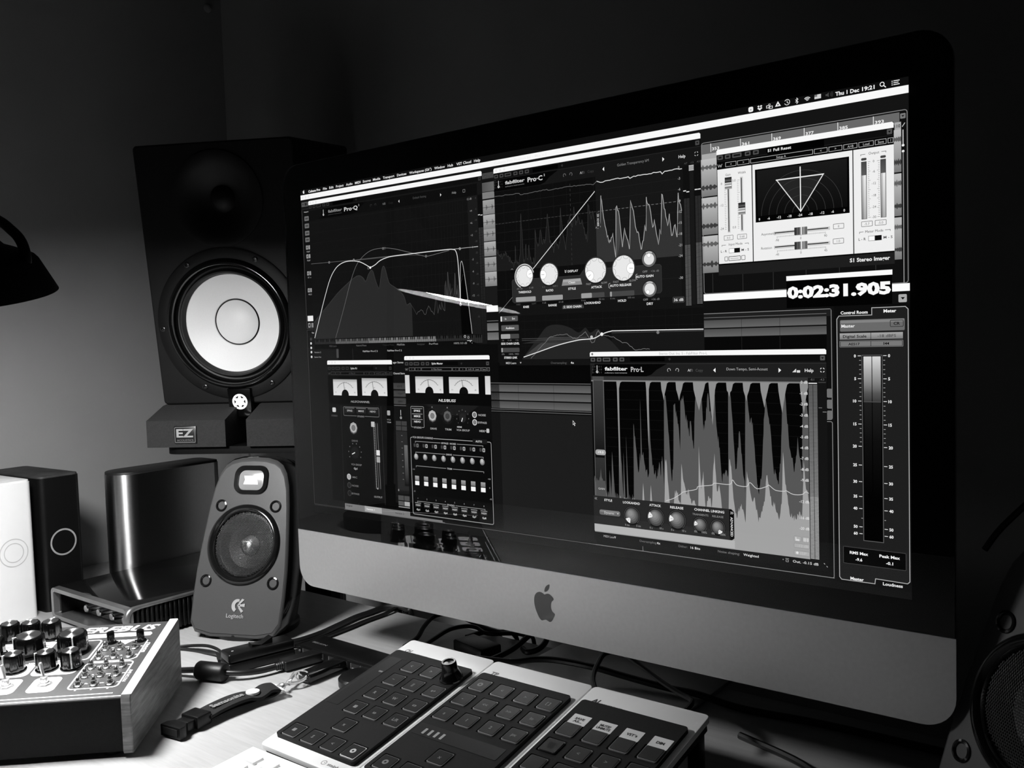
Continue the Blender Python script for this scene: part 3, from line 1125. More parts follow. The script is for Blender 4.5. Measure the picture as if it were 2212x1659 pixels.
    for gx, v, l, s in keys:
        lit = kindc == 'CH' and gx > 80 and v < -150
        dark = kindc == 'AI' and abs(gx - 18) < 1 and -90 < v < -85
        mt, ms = ('keyt', 'keyn') if kindc != 'CH' else ('keyt', 'keys')
        sidem = M['whitep'] if lit else M['keyn'] if dark else M['keys']
        b = MB(sidem, M['keyt'])
        o_ = rrect(-7.3, -7.8, 7.8, 7.5, 1.1, 3)
        b.prism(o_, -2.8, .9, sidem, top=sidem)
        b.prism([(x * .93, y * .93) for x, y in o_], .9, 1.25, M['keyt'], top=M['keyt'])
        k = b.build('key', t, 'lit key with pale sides' if lit else 'black glossy key' if dark else None)
        k.location = (gx * .001, v * .001, Z * .001)
        if l or dark:
            b = MB(M['ringw'] if lit else M['dimprint'])
            if dark:
                b = MB(M['well'])
                b.poly([(x * .28, y * .28) for x, y in cat(apple)], 1.35)
            elif l == 'o':
                b.ring(0, 0, 1, 2.6, 1.35)
            elif l == '■':
                b.poly(rrect(-1.8, -1.8, 1.8, 1.8, .3, 1), 1.35)
            else:
                b.text(l, 0, 0, 3.4, None, 'c', bold=.03, z=1.35)
            b.build('legend', k)
    b = MB(M['dimprint'], M['inkprint'])
    nm, full = dict(CH=('CH', 'CH CONTROLLER'), TP=('TP', 'TP CONTROLLER'), AI=('AI', 'AI CONTROLLER'))[kindc]
    mk = M['inkprint'] if kindc == 'AI' else M['dimprint']
    b.text(nm, 9.2, -18.6, 5.0, 7.6, 'l', mk, bold=.04, shear=.15, z=.1)
    b.text('CONTROLLER', 18.5, -20.6, 1.7, 20, 'l', mk, z=.1)
    b.ring(71.5, -173.8, 2.0, 2.5, .1, 24, m=mk)
    b.poly(circ(72.0, -173.6, .5, 8), .1, m=mk)
    b.text('steinberg', 76, -173.8, 3.0, 19, 'l', mk, bold=.03, z=.1)
    b.build('deck_print', t)
    if kindc == 'AI':
        for i, (gx, lines) in enumerate(zip((18.6, 41.4, 64.6, 88), (('SAVE', 'AS...'), ('MUTE/', 'UNMUTE'), ("VST´s",), ('DIM',)))):
            b = MB(M['sticker'], M['inkprint'])
            b.prism(rrect(gx - 7.8, -56.6, gx + 7.8, -44.2, .4, 1), Z, Z + .25, M['sticker'])
            if len(lines) == 2:
                b.text(lines[0], gx - .2, -49.2, 2.6, 8.5 if i == 0 else 9.5, 'c', M['inkprint'], bold=.05, z=Z + .32)
                b.text(lines[1], gx - .2, -52.6, 2.6, 8 if i == 0 else 12, 'c', M['inkprint'], bold=.05, z=Z + .32)
            else:
                b.text(lines[0], gx, -50.4, 2.8, 9 if i == 2 else 6.6, 'c', M['inkprint'], bold=.05, z=Z + .32)
            b.build('paper_label', t, 'white paper label reading ' + ' '.join(lines).lower())
    return t
controller(0, 'CH', 'white controller with black plate, encoder knob and one lit key')
controller(103.3, 'TP', 'middle controller of the row, with a touch strip and four small lights')
controller(206.6, 'AI', 'controller with four white paper labels above its keys')

# ================================================================== keyboard
kb = thing('computer_keyboard', 'flat white keyboard in front of the controllers at the bottom edge', 'keyboard', (-152, -190.5, 0), (0, 0, 1))
b = MB(M['kwhite'])
b.add([(0, 0, 0), (430, 0, 0), (430, -118, 0), (0, -118, 0), (0, 0, 11), (430, 0, 11), (430, -118, 5), (0, -118, 5)],
      [(3, 2, 1, 0), (4, 5, 6, 7), (0, 1, 5, 4), (1, 2, 6, 5), (2, 3, 7, 6), (3, 0, 4, 7)])
b.build('tray', kb)
rows = [(-13, 9.5, [16.5] * 19, 10.2), (-26, 9.5, [16] * 19, 16), (-45, 9.5, [25] + [16] * 17, 16), (-64, 9.5, [29] + [16] * 16, 16), (-83, 9.5, [38] + [16] * 15, 16), (-102, 9.5, [22, 18, 22, 90, 22, 18] + [16] * 8, 16)]
cache = {}
for (yy, x0, ws, h) in rows:
    x = x0
    for wk in ws:
        key_ = (wk, h)
        zc = 11 + (yy / 118) * 6
        if key_ not in cache:
            b = MB(M['kwhite'])
            b.prism(rrect(0, -h, wk, 0, 1.6, 3), 0, 2.4, bev=.5)
            cache[key_] = b.build('key', kb)
            q = cache[key_]
        else:
            q = sub(cache[key_], kb)
        q.location = (x * .001, (yy + (4 if h < 12 else 3)) * .001, zc * .001)
        q.rotation_euler = (R(2.9), 0, 0)
        x += wk + 3

# ================================================================== desk lamp (only its head shows; the arm leaves the frame)
lampN = Vector((.162, -.158, 1)).normalized()
lz = lampN
lx = Vector((1, 0, -.162)).normalized()
ly = lz.cross(lx).normalized()
LM = Matrix(((lx.x, ly.x, lz.x, 0), (lx.y, ly.y, lz.y, 0), (lx.z, ly.z, lz.z, 0), (0, 0, 0, 1)))
lamp = thing('desk_lamp', 'black metal work lamp hanging in at the left frame edge', 'lamp', (-362, -317, 379.5))
lamp.rotation_euler = LM.to_euler()
b = MB(M['shade'])
b.lathe([(84.4, 0), (85.4, 0), (73.5, 26), (71, 29), (58, 35), (50, 38), (43, 46), (30, 51), (22, 54), (21, 100), (18, 104), (0, 105)], 72, cap=False)
b.smooth = 30
b.build('shade', lamp)
b = MB(M['shadein'])
b.lathe([(84.4, 0), (72.5, 25.5), (57.5, 33.5), (49, 36.5), (42, 44.5), (29, 49.5), (20.5, 53), (20.5, 90), (0, 90)], 64, cap=False)
b.build('reflector', lamp, 'white inner reflector')
b = MB(M['sock'])
b.lathe([(19, 89), (19, 60), (15, 57), (14, 52), (13, 50)], 24)
b.build('bulb_socket', lamp)
b = MB(M['sock'])
b.lathe([(62, 13.2), (60, 17), (50, 27), (30, 38), (19, 48), (14, 56)], 40, cap=False)
b.build('reflector_bulb', lamp)
b = MB(M['bulb'])
b.lathe([(62, 13), (61.5, 9.5), (58, 6.4), (48, 4), (32, 2.3), (15, 1.5), (0, 1.2)], 56, cap=False)
b.build('bulb_face', lamp, 'glowing domed bulb face')
# curved flex and the joint, in lamp space
Li = LM.inverted()
def LL(p): return Li @ Vector((p[0] + 362, p[1] + 317, p[2] - 379.5))
b = MB(M['shade'])
b.tube([LL(p) for p in ((-305.8, -275.1, 403.1), (-304.8, -275.1, 408.1), (-308.4, -275.1, 417.2), (-315.7, -275.1, 425.0), (-328.1, -275.1, 432.1), (-347.6, -275.1, 441.2), (-382.2, -275.1, 450.9), (-480, -290, 470))], 4.2, n=12)
b.build('flex', lamp, 'curved black flex entering the shade')
b = MB(M['shade'])
b.lathe([(12, -9), (12, 9)], 24, X=Matrix.Translation(LL((-400, -330, 478))) @ RX(90))
b.tube([LL(p) for p in ((-384, -326, 470), (-420, -335, 476), (-560, -420, 560), (-640, -470, 600))], 6, n=4, sub=3)
b.build('upper_arm', lamp)
b = MB(M['shade'])
b.tube([LL(p) for p in ((-640, -470, 600), (-720, -520, 60))], 6, n=4)
b.build('lower_arm', lamp)
b = MB(M['shade'])
b.tube([LL((-720, -520, 70)), LL((-720, -520, 20))], 9, n=20)
b.tube([LL((-720, -520, 22)), LL((-720, -520, .8))], 85, n=48)
b.build('lamp_foot', lamp)

# ================================================================== cables and small things on the desk
def simple(name, label, catg, group=None, **k):
    pass
# inline switch with its two-core lead
t = thing('inline_switch', 'black inline rocker switch lying in front of the small speaker', 'switch', (-332, -53, 0), (0, 0, 75.5))
b = MB(M['blks'])
b.box(-36, 36, -12.5, 12.5, 0, 10, bev=2, seg=3)
b.build('lower_shell', t)
b = MB(M['blks'])
b.box(-35.5, 35.5, -12.2, 12.2, 10.3, 20, bev=2.4, seg=3)
b.build('upper_shell', t)
b = MB(M['blks'])
b.add([(-8, -5, 19), (14, -5, 19), (14, -5, 26), (2, -5, 20.5), (-8, -5, 23), (-8, 5, 19), (14, 5, 19), (14, 5, 26), (2, 5, 20.5), (-8, 5, 23)],
      [(0, 1, 2, 3, 4), (9, 8, 7, 6, 5)] + [(i, 5 + i, 5 + (i + 1) % 5, (i + 1) % 5) for i in range(5)])
b.build('rocker', t)
b = MB(M['bright'])
b.lathe([(1.3, 19.6), (1.3, 20.5), (0, 20.8)], 10, X=T(-28, -3, 0))
b.build('screw', t)
b = MB(M['cablack'])
b.tube([(-460, -92, 2), (-442, -75, 3), (-424, -66, 5), (-404, -63, 7), (-384, -64, 6), (-366, -76, 6), (-355, -84, 7)], 1.7)
b.tube([(-460, -94, 2), (-440, -78, 2), (-420, -71, 2), (-400, -69, 3), (-382, -69, 5), (-366, -78, 6), (-355, -84, 7)], 1.7)
tag(b.build('cable'), 'thin twin black lead running into the inline switch', 'cable')
b = MB(M['cablack'])
b.tube([(-334, -19, 8), (-331, 0, 3), (-330, 30, 3), (-331, 65, 3), (-334, 100, 3), (-334, 128, 3), (-336, 150, 4), (-336, 158, -2), (-336, 160, -30), (-336, 175, -200)], 2.3)
tag(b.build('cable'), 'thin black cord from the inline switch to the back of the desk', 'cable')
b = MB(M['cablack'])
b.tube([(-350, -8, 3.8), (-343, 10, 3.8), (-342, 38, 3.8), (-347, 69, 3.8), (-352, 98, 3.8), (-352, 122, 3.8), (-352, 141, 4), (-344, 151, 5), (-326, 158, 2), (-318, 161, -20), (-314, 170, -200)], 3.4)
tag(b.build('cable'), 'thicker black cord curving over the desk edge beside the computer', 'cable')
# USB lead with its ferrite, running into the hub
b = MB(M['cablack'])
b.tube([(-400, -136, 5), (-372, -123, 6), (-348, -115, 9), (-331, -109, 9.3), (-316, -101, 8.5), (-304, -90, 7.5), (-297, -76, 6.5), (-293, -62, 6.5)], 3.0, n=12)
ul = b.build('usb_cable')
tag(ul, 'glossy black USB lead with a ferrite core, plugged into the hub', 'cable')
b = MB(M['rubber'])
fx = Matrix.Translation((-331, -109, 9.3)) @ RZ(20) @ RY(90)
b.lathe([(5, -16), (8.4, -15.5), (9.2, -14), (9.2, 14), (8.4, 15.5), (5, 16)], 24, X=fx)
fe = b.build('ferrite_core', ul)
b = MB(M['cablack'])
px_ = Matrix.Translation((-293, -61, 6.5)) @ RZ(78)
b.lathe([(3.4, 0), (4.2, 1), (3.4, 2), (4.3, 3), (3.6, 4), (4.6, 5), (3.9, 6), (4.8, 7), (4.8, 8)], 14, X=px_ @ RY(90))
b.build('strain_relief', ul)
b = MB(M['cablack'])
b.box(7, 50, -8, 8, -5, 5, bev=1.6, seg=3, X=px_)
b.build('plug', ul)
# hub
t = thing('usb_hub', 'slim black USB hub lying behind the lanyard', 'USB hub', (-252, 0, 0), (0, 0, -1.0))
b = MB(M['blks'], M['well'])
b.box(-60, 60, -16, 18, 0, 13, bev=1.5, seg=2)
b.build('case', t)
for i, x in enumerate((-48, -27, -6, 10, 28, 42)):
    b = MB(M['well'], M['bright'])
    b.box(x - 6.5, x + 6.5, -16.3, -15.9, 3.5, 9.5, m=M['well'])
    b.box(x - 4.5, x + 4.5, -16.6, -16.2, 4.2, 5.2, m=M['bright'])
    b.box(x - 6.3, x - 5.9, -16.6, -16.2, 4, 9.5, m=M['bright'])
    b.build('port', t)
b = MB(M['dimprint'])
b.text('BELKIN', -42, -3, 3.2, 22, 'c', z=13.1)
b.build('maker_print', t)
# second plugged stick and its key strap
t = thing('usb_stick', 'black USB memory stick plugged into the hub, strap clipped on', 'USB stick', (-246, -16.5, 0), (0, 0, -89))
b = MB(M['blk'])
b.box(0, 48, -8.5, 8.5, 2, 11, bev=1.8, seg=3)
b.build('shell', t)
b = MB(M['bright'])
b.box(-2, 1, -6, 6, 4, 8.6, bev=.3)
b.build('connector', t)
b = MB(M['bright'])
b.tube([(47, -2, 8), (53, -3, 12), (57, 0, 10), (54, 4, 6), (48, 2, 6)], .8, n=8)
b.build('loop', t)
# dark round thing peeping out beside the first controller
t = thing('cable_puck', 'dark flat round puck half hidden beside the first controller', 'cable winder', (-196, -33, 0))
b = MB(M['blks'])
b.lathe([(22, 0), (23, 2), (23, 8), (21, 10), (0, 10.5)], 40)
b.build('puck', t)
# lanyard: woven strap, button, side-release buckle, swivel clip
t = thing('lanyard', 'short black key strap with a plastic buckle lying on the desk', 'lanyard', (-246, -150, 0))
def LY(p): return (p[0] + 246, p[1] + 150, p[2])
b = MB(M['strap'])
b.tube([LY(p) for p in ((-247, -174, 8), (-249, -160, 9), (-249, -142, 10), (-249, -128, 9), (-247, -118, 7), (-246, -107, 10), (-244, -99, 9))], 3, n=8, flat=(21, 3.6))
b.tube([LY(p) for p in ((-246, -172, 5), (-247, -150, 6), (-246, -125, 5), (-244, -105, 5), (-244, -99, 8))], 3, n=8, flat=(17, 2.2))
s_ = b.build('woven_strap', t)
b = MB(M['strapp'])
b.text('Samsonite', 0, 0, 7, 34, 'c', X=Matrix.Translation(LY((-249, -148, 12.3))) @ RZ(91) @ RX(0), bold=.04)
b.build('strap_lettering', s_)
b = MB(M['white'])
b.lathe([(6.2, 0), (6.2, 2.2), (5, 1.8), (1.8, 1.6), (1.2, .9), (0, .9)], 24, X=Matrix.Translation(LY((-248, -121, 9.6))))
b.build('press_stud', t)
b = MB(M['blks'])
bx = Matrix.Translation(LY((-246.5, -186, 0))) @ RZ(-82)
b.box(-14, 2, -10.5, 10.5, 2, 13, bev=1.5, seg=2, X=bx)
b.box(2, 10, -7.5, 7.5, 3, 11, bev=1, X=bx)
b.build('buckle', t)
b = MB(M['blks'], M['well'])
k1 = [(10, -7), (16, -12), (22, -12), (22, 12), (16, 12), (10, 7)]
b.prism(k1, 1.5, 11.5, X=bx, bev=1)
b.box(21.9, 22.4, -9, 9, 3.5, 9.5, m=M['well'], X=bx)
b.build('buckle_mouth', t)
b = MB(M['bright'])
b.tube([LY(p) for p in ((-252, -97, 8), (-240, -97, 9), (-233, -96, 6), (-233, -92, 3), (-243, -92, 5), (-252, -94, 8), (-252, -97, 8))], 1.1, n=8)
b.lathe([(3.4, -3), (3.8, 0), (3.2, 3), (1.6, 5), (1.6, 9), (3, 10), (3, 13)], 16, X=Matrix.Translation(LY((-244, -92, 7))) @ RZ(102) @ RY(90))
b.tube([LY(p) for p in ((-246, -82, 7), (-250, -76, 8), (-254, -68, 9), (-252, -61, 10), (-245, -60, 10), (-240, -66, 8), (-240, -74, 7), (-244, -82, 7))], 1.5, n=8)
b.tube([LY(p) for p in ((-244, -84, 7), (-252, -74, 9), (-258, -66, 10))], 1.0, n=8)
b.build('swivel_clip', t, 'shiny metal swivel clip')

# cables under and behind the computer
def wire(name, label, pts, r):
    b = MB(M['cablack'])
    b.tube(pts, r)
    return tag(b.build(name), label, 'cable')
wire('cable', 'black cable arching up under the computer, behind the first controller', [(-232, 60, 3), (-236, 84, 5), (-246, 106, 10), (-252, 128, 14), (-244, 140, 16), (-222, 144, 14), (-198, 145, 9), (-171, 144, 7), (-158, 156, 3), (-154, 160, -30), (-152, 165, -200)], 2.6)
wire('cable', 'lower black cable running beside the arching one under the computer', [(-216, 70, 3), (-219, 95, 5), (-219, 118, 8), (-210, 134, 9), (-198, 140, 8), (-180, 138, 5), (-140, 153, 6), (-132, 161, -20), (-130, 165, -200)], 2.4)
wire('cable_loop', 'black cable with an upright loop behind the middle controller', [(-140, 60, 3), (-128, 80, 4), (-118, 105, 10), (-112, 128, 20), (-104, 140, 26), (-97, 138, 24), (-92, 126, 16), (-92, 112, 12), (-100, 104, 10), (-110, 110, 10)], 3.0)
wire('cable', 'black cable crossing the desk behind the middle controller', [(-96, 20, 30), (-80, 52, 20), (-68, 74, 18), (-48, 84, 18), (-10, 88, 18), (20, 98, 12), (60, 102, 9), (90, 106, 8), (130, 110, 3), (200, 118, 3), (290, 120, 3)], 3.0)
wire('cable', 'black cable rising between the last two controllers and falling away behind', [(56, -4, 44 - 8), (30, 28, 34), (14, 60, 34), (8, 84, 36), (20, 92, 36), (44, 84, 32), (74, 68, 29), (99, 52, 30), (121, 34, 34), (128, 10, 36)], 2.2)
wire('cable', 'black cable lying on the dark desk beside the labelled controller', [(150, 60, 3), (210, 40, 3), (240, 10, 3), (250, -40, 3), (290, -90, 3)], 3.0)
ad = thing('power_adapter', 'small dark power adapter lying under the computer', 'power adapter', (-160, 96, 0), (0, 0, -12))
b = MB(M['blks'])
b.box(-24, 24, -14, 14, 0, 12, bev=2, seg=2)
b.build('adapter_case', ad)
wire('cable', 'black hanging cable at the far side of the computer, above the cut-off speaker', [(330, 60, 178), (345, 62, 200), (385, 66, 240), (440, 90, 262), (520, 140, 250), (600, 156, 120), (640, 160, -10), (650, 170, -300)], 2.2)
wire('cable', 'black cable hanging over the desk edge behind the loop', [(-196, 120, 3), (-186, 148, 4), (-182, 159, -4), (-180, 162, -40), (-178, 170, -300)], 3.0)

# ================================================================== what the screen shows
sm = bpy.data.materials.new('lit_screen')
sm.use_nodes = True
nt = sm.node_tree
nt.nodes.clear()
at_ = nt.nodes.new('ShaderNodeAttribute')
at_.attribute_name = 'shown'
em = nt.nodes.new('ShaderNodeEmission')
em.inputs[1].default_value = 1.05
ou = nt.nodes.new('ShaderNodeOutputMaterial')
nt.links.new(at_.outputs['Color'], em.inputs[0])
nt.links.new(em.outputs[0], ou.inputs[0])
S = .23309
SX = Matrix(((S, 0, 0, -1280 * S), (0, 0, -.02, 1.3), (0, -S, 0, 321 + 720 * S), (0, 0, 0, 1)))

class Cv:
    def __init__(self, L=0):
        self.b = MB(sm)
        self.L = L

    def z(self, d): return self.L + d

    def poly(self, pts, c, d=1):
        self.b.add([(x, y, self.z(d)) for x, y in pts], [tuple(range(len(pts)))], X=SX, col=c)

    def rect(self, x0, y0, x1, y1, c, d=1, c2=None, ch=None):
        """c2: grey at the lower edge, ch: grey at the right edge"""
        col = c if c2 is None and ch is None else ([c, c, c2, c2] if c2 is not None else [c, ch, ch, c])
        self.b.add([(x0, y0, self.z(d)), (x1, y0, self.z(d)), (x1, y1, self.z(d)), (x0, y1, self.z(d))], [(0, 1, 2, 3)], X=SX, col=col)

    def rr(self, x0, y0, x1, y1, r, c, d=1): self.poly(rrect(x0, y0, x1, y1, r, 3), c, d)

    def frame(self, x0, y0, x1, y1, c, lw=1.5, r=0, d=2):
        pts = rrect(x0, y0, x1, y1, r, 3)
        n = len(pts)
        cx, cy = (x0 + x1) / 2, (y0 + y1) / 2
        inn = rrect(x0 + lw, y0 + lw, x1 - lw, y1 - lw, max(.01, r - lw) if r else 0, 3)
        self.b.add([(x, y, self.z(d)) for x, y in pts + inn], [(i, (i + 1) % n, n + (i + 1) % n, n + i) for i in range(n)], X=SX, col=c)

    def line(self, pts, w, c, d=2, closed=False):
        n = len(pts)
        vs = []
        for i in range(n):
            a = Vector(pts[i]) - Vector(pts[i - 1]) if (i or closed) else Vector(pts[1]) - Vector(pts[0])
            b_ = Vector(pts[(i + 1) % n]) - Vector(pts[i]) if (i < n - 1 or closed) else a
            a = a.normalized() if a.length else Vector((1, 0))
            b_ = b_.normalized() if b_.length else a
            t = a + b_
            t = t.normalized() if t.length > .3 else a
            q = Vector((-t.y, t.x)) * (w / 2) / max(.45, abs(t.dot(a)))
            vs += [(pts[i][0] + q.x, pts[i][1] + q.y, self.z(d)), (pts[i][0] - q.x, pts[i][1] - q.y, self.z(d))]
        m = n if closed else n - 1
        self.b.add(vs, [(2 * i, 2 * i + 1, (2 * i + 3) % (2 * n), (2 * i + 2) % (2 * n)) for i in range(m)], X=SX, col=c)

    def circ(self, x, y, r, c, d=2, ry=None, n=28): self.poly(circ(x, y, r, n, ry), c, d)

    def ring(self, x, y, r0, r1, c, d=2, n=32, a0=0, a1=360):
        k = max(3, int(n * (a1 - a0) / 360))
        A = [(x + r0 * math.cos(R(a0 + (a1 - a0) * i / k)), y + r0 * math.sin(R(a0 + (a1 - a0) * i / k))) for i in range(k + 1)]
        B_ = [(x + r1 * math.cos(R(a0 + (a1 - a0) * i / k)), y + r1 * math.sin(R(a0 + (a1 - a0) * i / k))) for i in range(k + 1)]
        self.b.add([(p, q, self.z(d)) for p, q in A + B_], [(i, i + 1, k + 2 + i, k + 1 + i) for i in range(k)], X=SX, col=c)

    def t(self, s, x, y, h, c=235, w=None, al='c', d=3, bold=.012, shear=0):
        self.b.text(s, x, y, h, w, al, None, SX, bold, shear, self.z(d), c, True)

    def tv(self, s, x, y, h, c=235, w=None, d=3, down=True):
        X = SX @ Matrix.Translation((x, y, self.z(d))) @ RZ(90 if down else -90)
        self.b.text(s, 0, 0, h, w, 'c', None, X, .012, 0, 0, c, True)

    def fillcurve(self, pts, y0, c, d=1):
        """area between a curve and the level y0, one quad per step"""
        vs = []
        for x, y in pts:
            vs += [(x, y, self.z(d)), (x, y0, self.z(d))]
        self.b.add(vs, [(2 * i, 2 * i + 2, 2 * i + 3, 2 * i + 1) for i in range(len(pts) - 1)], X=SX, col=c)

    def done(self, name, parent, label=None):
        return self.b.build(name, parent, label)

def smoothpts(pts, k=6):
    out = []
    for i in range(len(pts) - 1):
        p0, p1, p2, p3 = [Vector(pts[max(0, min(len(pts) - 1, i + j))]) for j in (-1, 0, 1, 2)]
        for q in range(k):
            t = q / k
            out.append(tuple(.5 * ((2 * p1) + (p2 - p0) * t + (2 * p0 - 5 * p1 + 4 * p2 - p3) * t * t + (3 * p1 - p0 - 3 * p2 + p3) * t ** 3)))
    return out + [pts[-1]]

rnd = random.Random(4)
def jag(pts, amp, step=3):
    out = []
    for (x0, y0), (x1, y1) in zip(pts, pts[1:]):
        n = max(1, int(abs(x1 - x0) / step))
        for i in range(n):
            t = i / n
            out.append((x0 + (x1 - x0) * t, y0 + (y1 - y0) * t + (rnd.uniform(-amp, amp) if i else 0)))
    return out + [pts[-1]]

def wave(c, x0, x1, y, h, col, seed, d=4):
    r = random.Random(seed)
    n = int((x1 - x0) / 2.2)
    pts = []
    for i in range(n + 1):
        ph = i / n * 4.2
        e = .25 + .75 * abs(math.sin(ph * math.pi)) ** 2 * r.uniform(.5, 1)
        pts.append((x0 + (x1 - x0) * i / n, h * e * r.uniform(.55, 1)))
    c.poly([(x, y - k) for x, k in pts] + [(x, y + k) for x, k in reversed(pts)], col, d)

disp = MB(M['bezel'])
disp.add([(-298.4, 1.35, 153.2), (298.4, 1.35, 153.2), (298.4, 1.35, 488.8), (-298.4, 1.35, 488.8)], [(0, 1, 2, 3)])
display = disp.build('display', imac)

# ---- menu bar
c = Cv(0)
c.rect(0, 0, 2560, 22, 14, 0)
c.rect(0, 22, 2560, 1440, 16, 0)
c.poly([(22 + x * .5, 10 - y * .5) for x, y in cat(apple, 2)], 235, 1)
c.poly([(22 + x * .5, 10 - y * .5) for x, y in cat(leaf, 2)], 235, 1)
for s, x0, x1, bo in (('Cubase Pro', 54, 134, .03), ('File', 152, 178, .012), ('Edit', 193, 221, .012), ('Project', 236, 285, .012), ('Audio', 300, 341, .012), ('MIDI', 356, 390, .012),
                      ('Scores', 404, 452, .012), ('Media', 465, 509, .012), ('Transport', 524, 590, .012), ('Devices', 605, 658, .012), ('Workspaces (G6*)', 674, 795, .012),
                      ('Window', 810, 866, .012), ('Hub', 880, 908, .012), ('VST Cloud', 925, 999, .012), ('Help', 1013, 1044, .012)):
    c.t(s, x0, 11, 10, 225, x1 - x0, 'l', bold=bo + .01)
c.rr(2102, 3, 2117, 18, 4, 240)
c.t('e', 2109.5, 10, 7, 14, d=4)
for dx, dy in ((-4, -3), (4, -3), (-4, 3), (4, 3), (0, 6.5)):
    c.poly([(2138 + dx - 4, 9 + dy), (2138 + dx, 9 + dy - 3), (2138 + dx + 4, 9 + dy), (2138 + dx, 9 + dy + 3)], 235, 2)
c.frame(2158, 8, 2170, 16, 235, 1.6)
c.frame(2166, 11, 2178, 19, 235, 1.6, d=3)
c.ring(2168, 8, 3, 4.2, 235, a0=200, a1=340)
c.poly([(2194, 1), (2203, 16), (2185, 16)], 235)
c.poly([(2194, 8), (2197, 13), (2191, 13)], 14, 3)
c.ring(2222, 9, 7, 8.6, 235, a0=-150, a1=160)
c.line([(2222, 4), (2222, 10), (2226, 12)], 1.5, 235)
c.line([(2247, 14), (2255, 6), (2251, 2), (2251, 18), (2255, 14), (2247, 6)], 1.4, 235)
for r_ in (4, 8, 12):
    c.ring(2282, 17, r_ - 1.4, r_ + .6, 235, a0=-135, a1=-45)
c.rect(2303, 3, 2322, 15, 210)
c.rect(2303, 3, 2311, 9, 120, 2)
c.poly([(2335, 7), (2339, 7), (2344, 3), (2344, 16), (2339, 12), (2335, 12)], 70)
for r_ in (4, 7, 10):
    c.ring(2345, 9.5, r_, r_ + 1.2, 60, a0=-45, a1=45)
c.t('Thu 1 Dec', 2363, 11, 11, 240, 66, 'l', bold=.03)
c.t('19:21', 2437, 11, 11, 240, 34, 'l', bold=.03)
c.ring(2491, 8, 4.4, 6.4, 245)
c.line([(2495, 12), (2501, 18)], 2.4, 245)
for y in (5, 10, 15):
    c.rect(2516, y - 1, 2519, y + 1, 245)
    c.rect(2521, y - 1, 2537 - (3 if y == 10 else 0), y + 1, 245)
c.done('menu_bar', display)

# ---- the sequencer window behind everything
c = Cv(2)
WHT = 248
c.rect(0, 22.5, 2560, 43.5, WHT, 1)
for x in (14, 34, 54):
    c.circ(x, 33, 6, 236, 2)
c.t('Cubase Pro Project by - Mix v.2', 1230, 33, 9, 236, 240)
c.rect(0, 43.5, 2560, 90, 20, 1)
# left inspector strip
c.rr(4, 54, 48, 74, 2, 150)
c.poly([(10, 61), (18, 61), (14, 67)], 20, 2)
c.rect(26, 58, 40, 70, 40, 2)
c.frame(4, 84, 80, 612, 90, 1.5, 3, 1)
c.t('Inspect', 34, 97, 6, 180, 30)
for y in (127, 159, 191, 220):
    c.rr(20, y - 10, 49, y + 10, 2, 110, 2)
    c.rect(25, y - 4, 44, y + 4, 70, 3)
for y, s in ((254, 'Fabf'), (293, 'Fabf'), (368, 'S1 s'), (443, 'NLS')):
    c.rr(22, y - 9, 36, y + 9, 2, 150, 2)
    c.rect(27, y - 4, 31, y + 4, 30, 3)
    c.rr(39, y - 9, 49, y + 9, 2, 150, 2)
    c.t(s, 37, y + 18, 7, 150, 22)
c.rect(12, 556, 50, 580, 235, 2)
c.rr(14, 588, 30, 608, 2, 150, 2)
c.rect(18, 593, 26, 603, 30, 3)
c.rect(36, 588, 50, 608, 130, 2)
c.frame(3, 618, 300, 1404, 75, 1.5, 3, 1)
c.t('Visi', 44, 632, 7, 200, 16)
c.ring(29, 660, 4, 5.4, 120)
for y in (679, 699, 718, 739):
    c.circ(28, y, 5.5, 220)
for s, y in (('Version 2', 719), ('Stereo Out', 740)):
    c.t(s, 47, y, 7, 150, 46, 'l')
c.rect(10, 640, 205, 1400, 22, 1)
c.rect(195, 700, 209, 745, 70, 2)
c.rect(205, 700, 1100, 1400, 11, 1)
c.t('FabFilter Pro-C 2', 363, 718, 7, 190, 90, 'l')
c.t('FabFilter Pro-C 2', 511, 717, 7, 190, 84, 'l')
c.t('ager Stereo', 541, 766, 8, 200, 60, 'l')
c.t('Channel Stereo', 541, 811, 8, 200, 72, 'l')
# tabs under the mixer
c.frame(4, 700, 202, 1408, 60, 1.5, 3, 1)
c.line([(202, 1409), (1512, 1409)], 2, 95, 1)
c.line([(1481, 1409), (2345, 1409)], 2, 140, 1)
c.rect(209, 1382, 612, 1406, 120, 2)
c.rect(335, 1382, 440, 1406, 165, 3)
c.rect(209, 1406, 800, 1410, 110, 2)
c.rect(612, 1396, 787, 1406, 120, 2)
c.t('Original', 216, 1390, 8, 40, 40, 'l', d=5)
c.t('Version 1', 345, 1394, 8, 250, 52, 'l', d=5)
c.t('Version 2', 520, 1394, 8, 60, 52, 'l', d=5)
# slice of the arrangement between the two equaliser windows
c.rect(1050, 63, 1107, 84, 120, 1)
c.line([(1060, 76), (1068, 70), (1074, 78)], 1.5, 50)
c.rect(1048, 98, 1107, 132, 80, 1, ch=105)
c.rect(1048, 134, 1107, 158, 125, 1)
for i, y in enumerate((163, 218, 262, 318, 375, 430)):
    c.rect(1049, y, 1107, y + 53, 175 if i % 2 else 160, 1, c2=125)
    c.line([(1049, y + 27), (1107, y + 27)], 1.4, 15, 3)
    for dx in (17, 44):
        c.line([(1049 + dx, y + 18), (1049 + dx, y + 36)], 1.8, 15, 3)
        c.line([(1049 + dx + 4, y + 22), (1049 + dx + 4, y + 32)], 1.5, 15, 3)
c.rect(1049, 484, 1107, 556, 26, 1)
c.rect(1051, 556, 1108, 579, 240, 1)
c.line([(1051, 613), (1108, 613)], 2, 120)
c.rect(1051, 621, 1108, 650, 95, 1, c2=120)
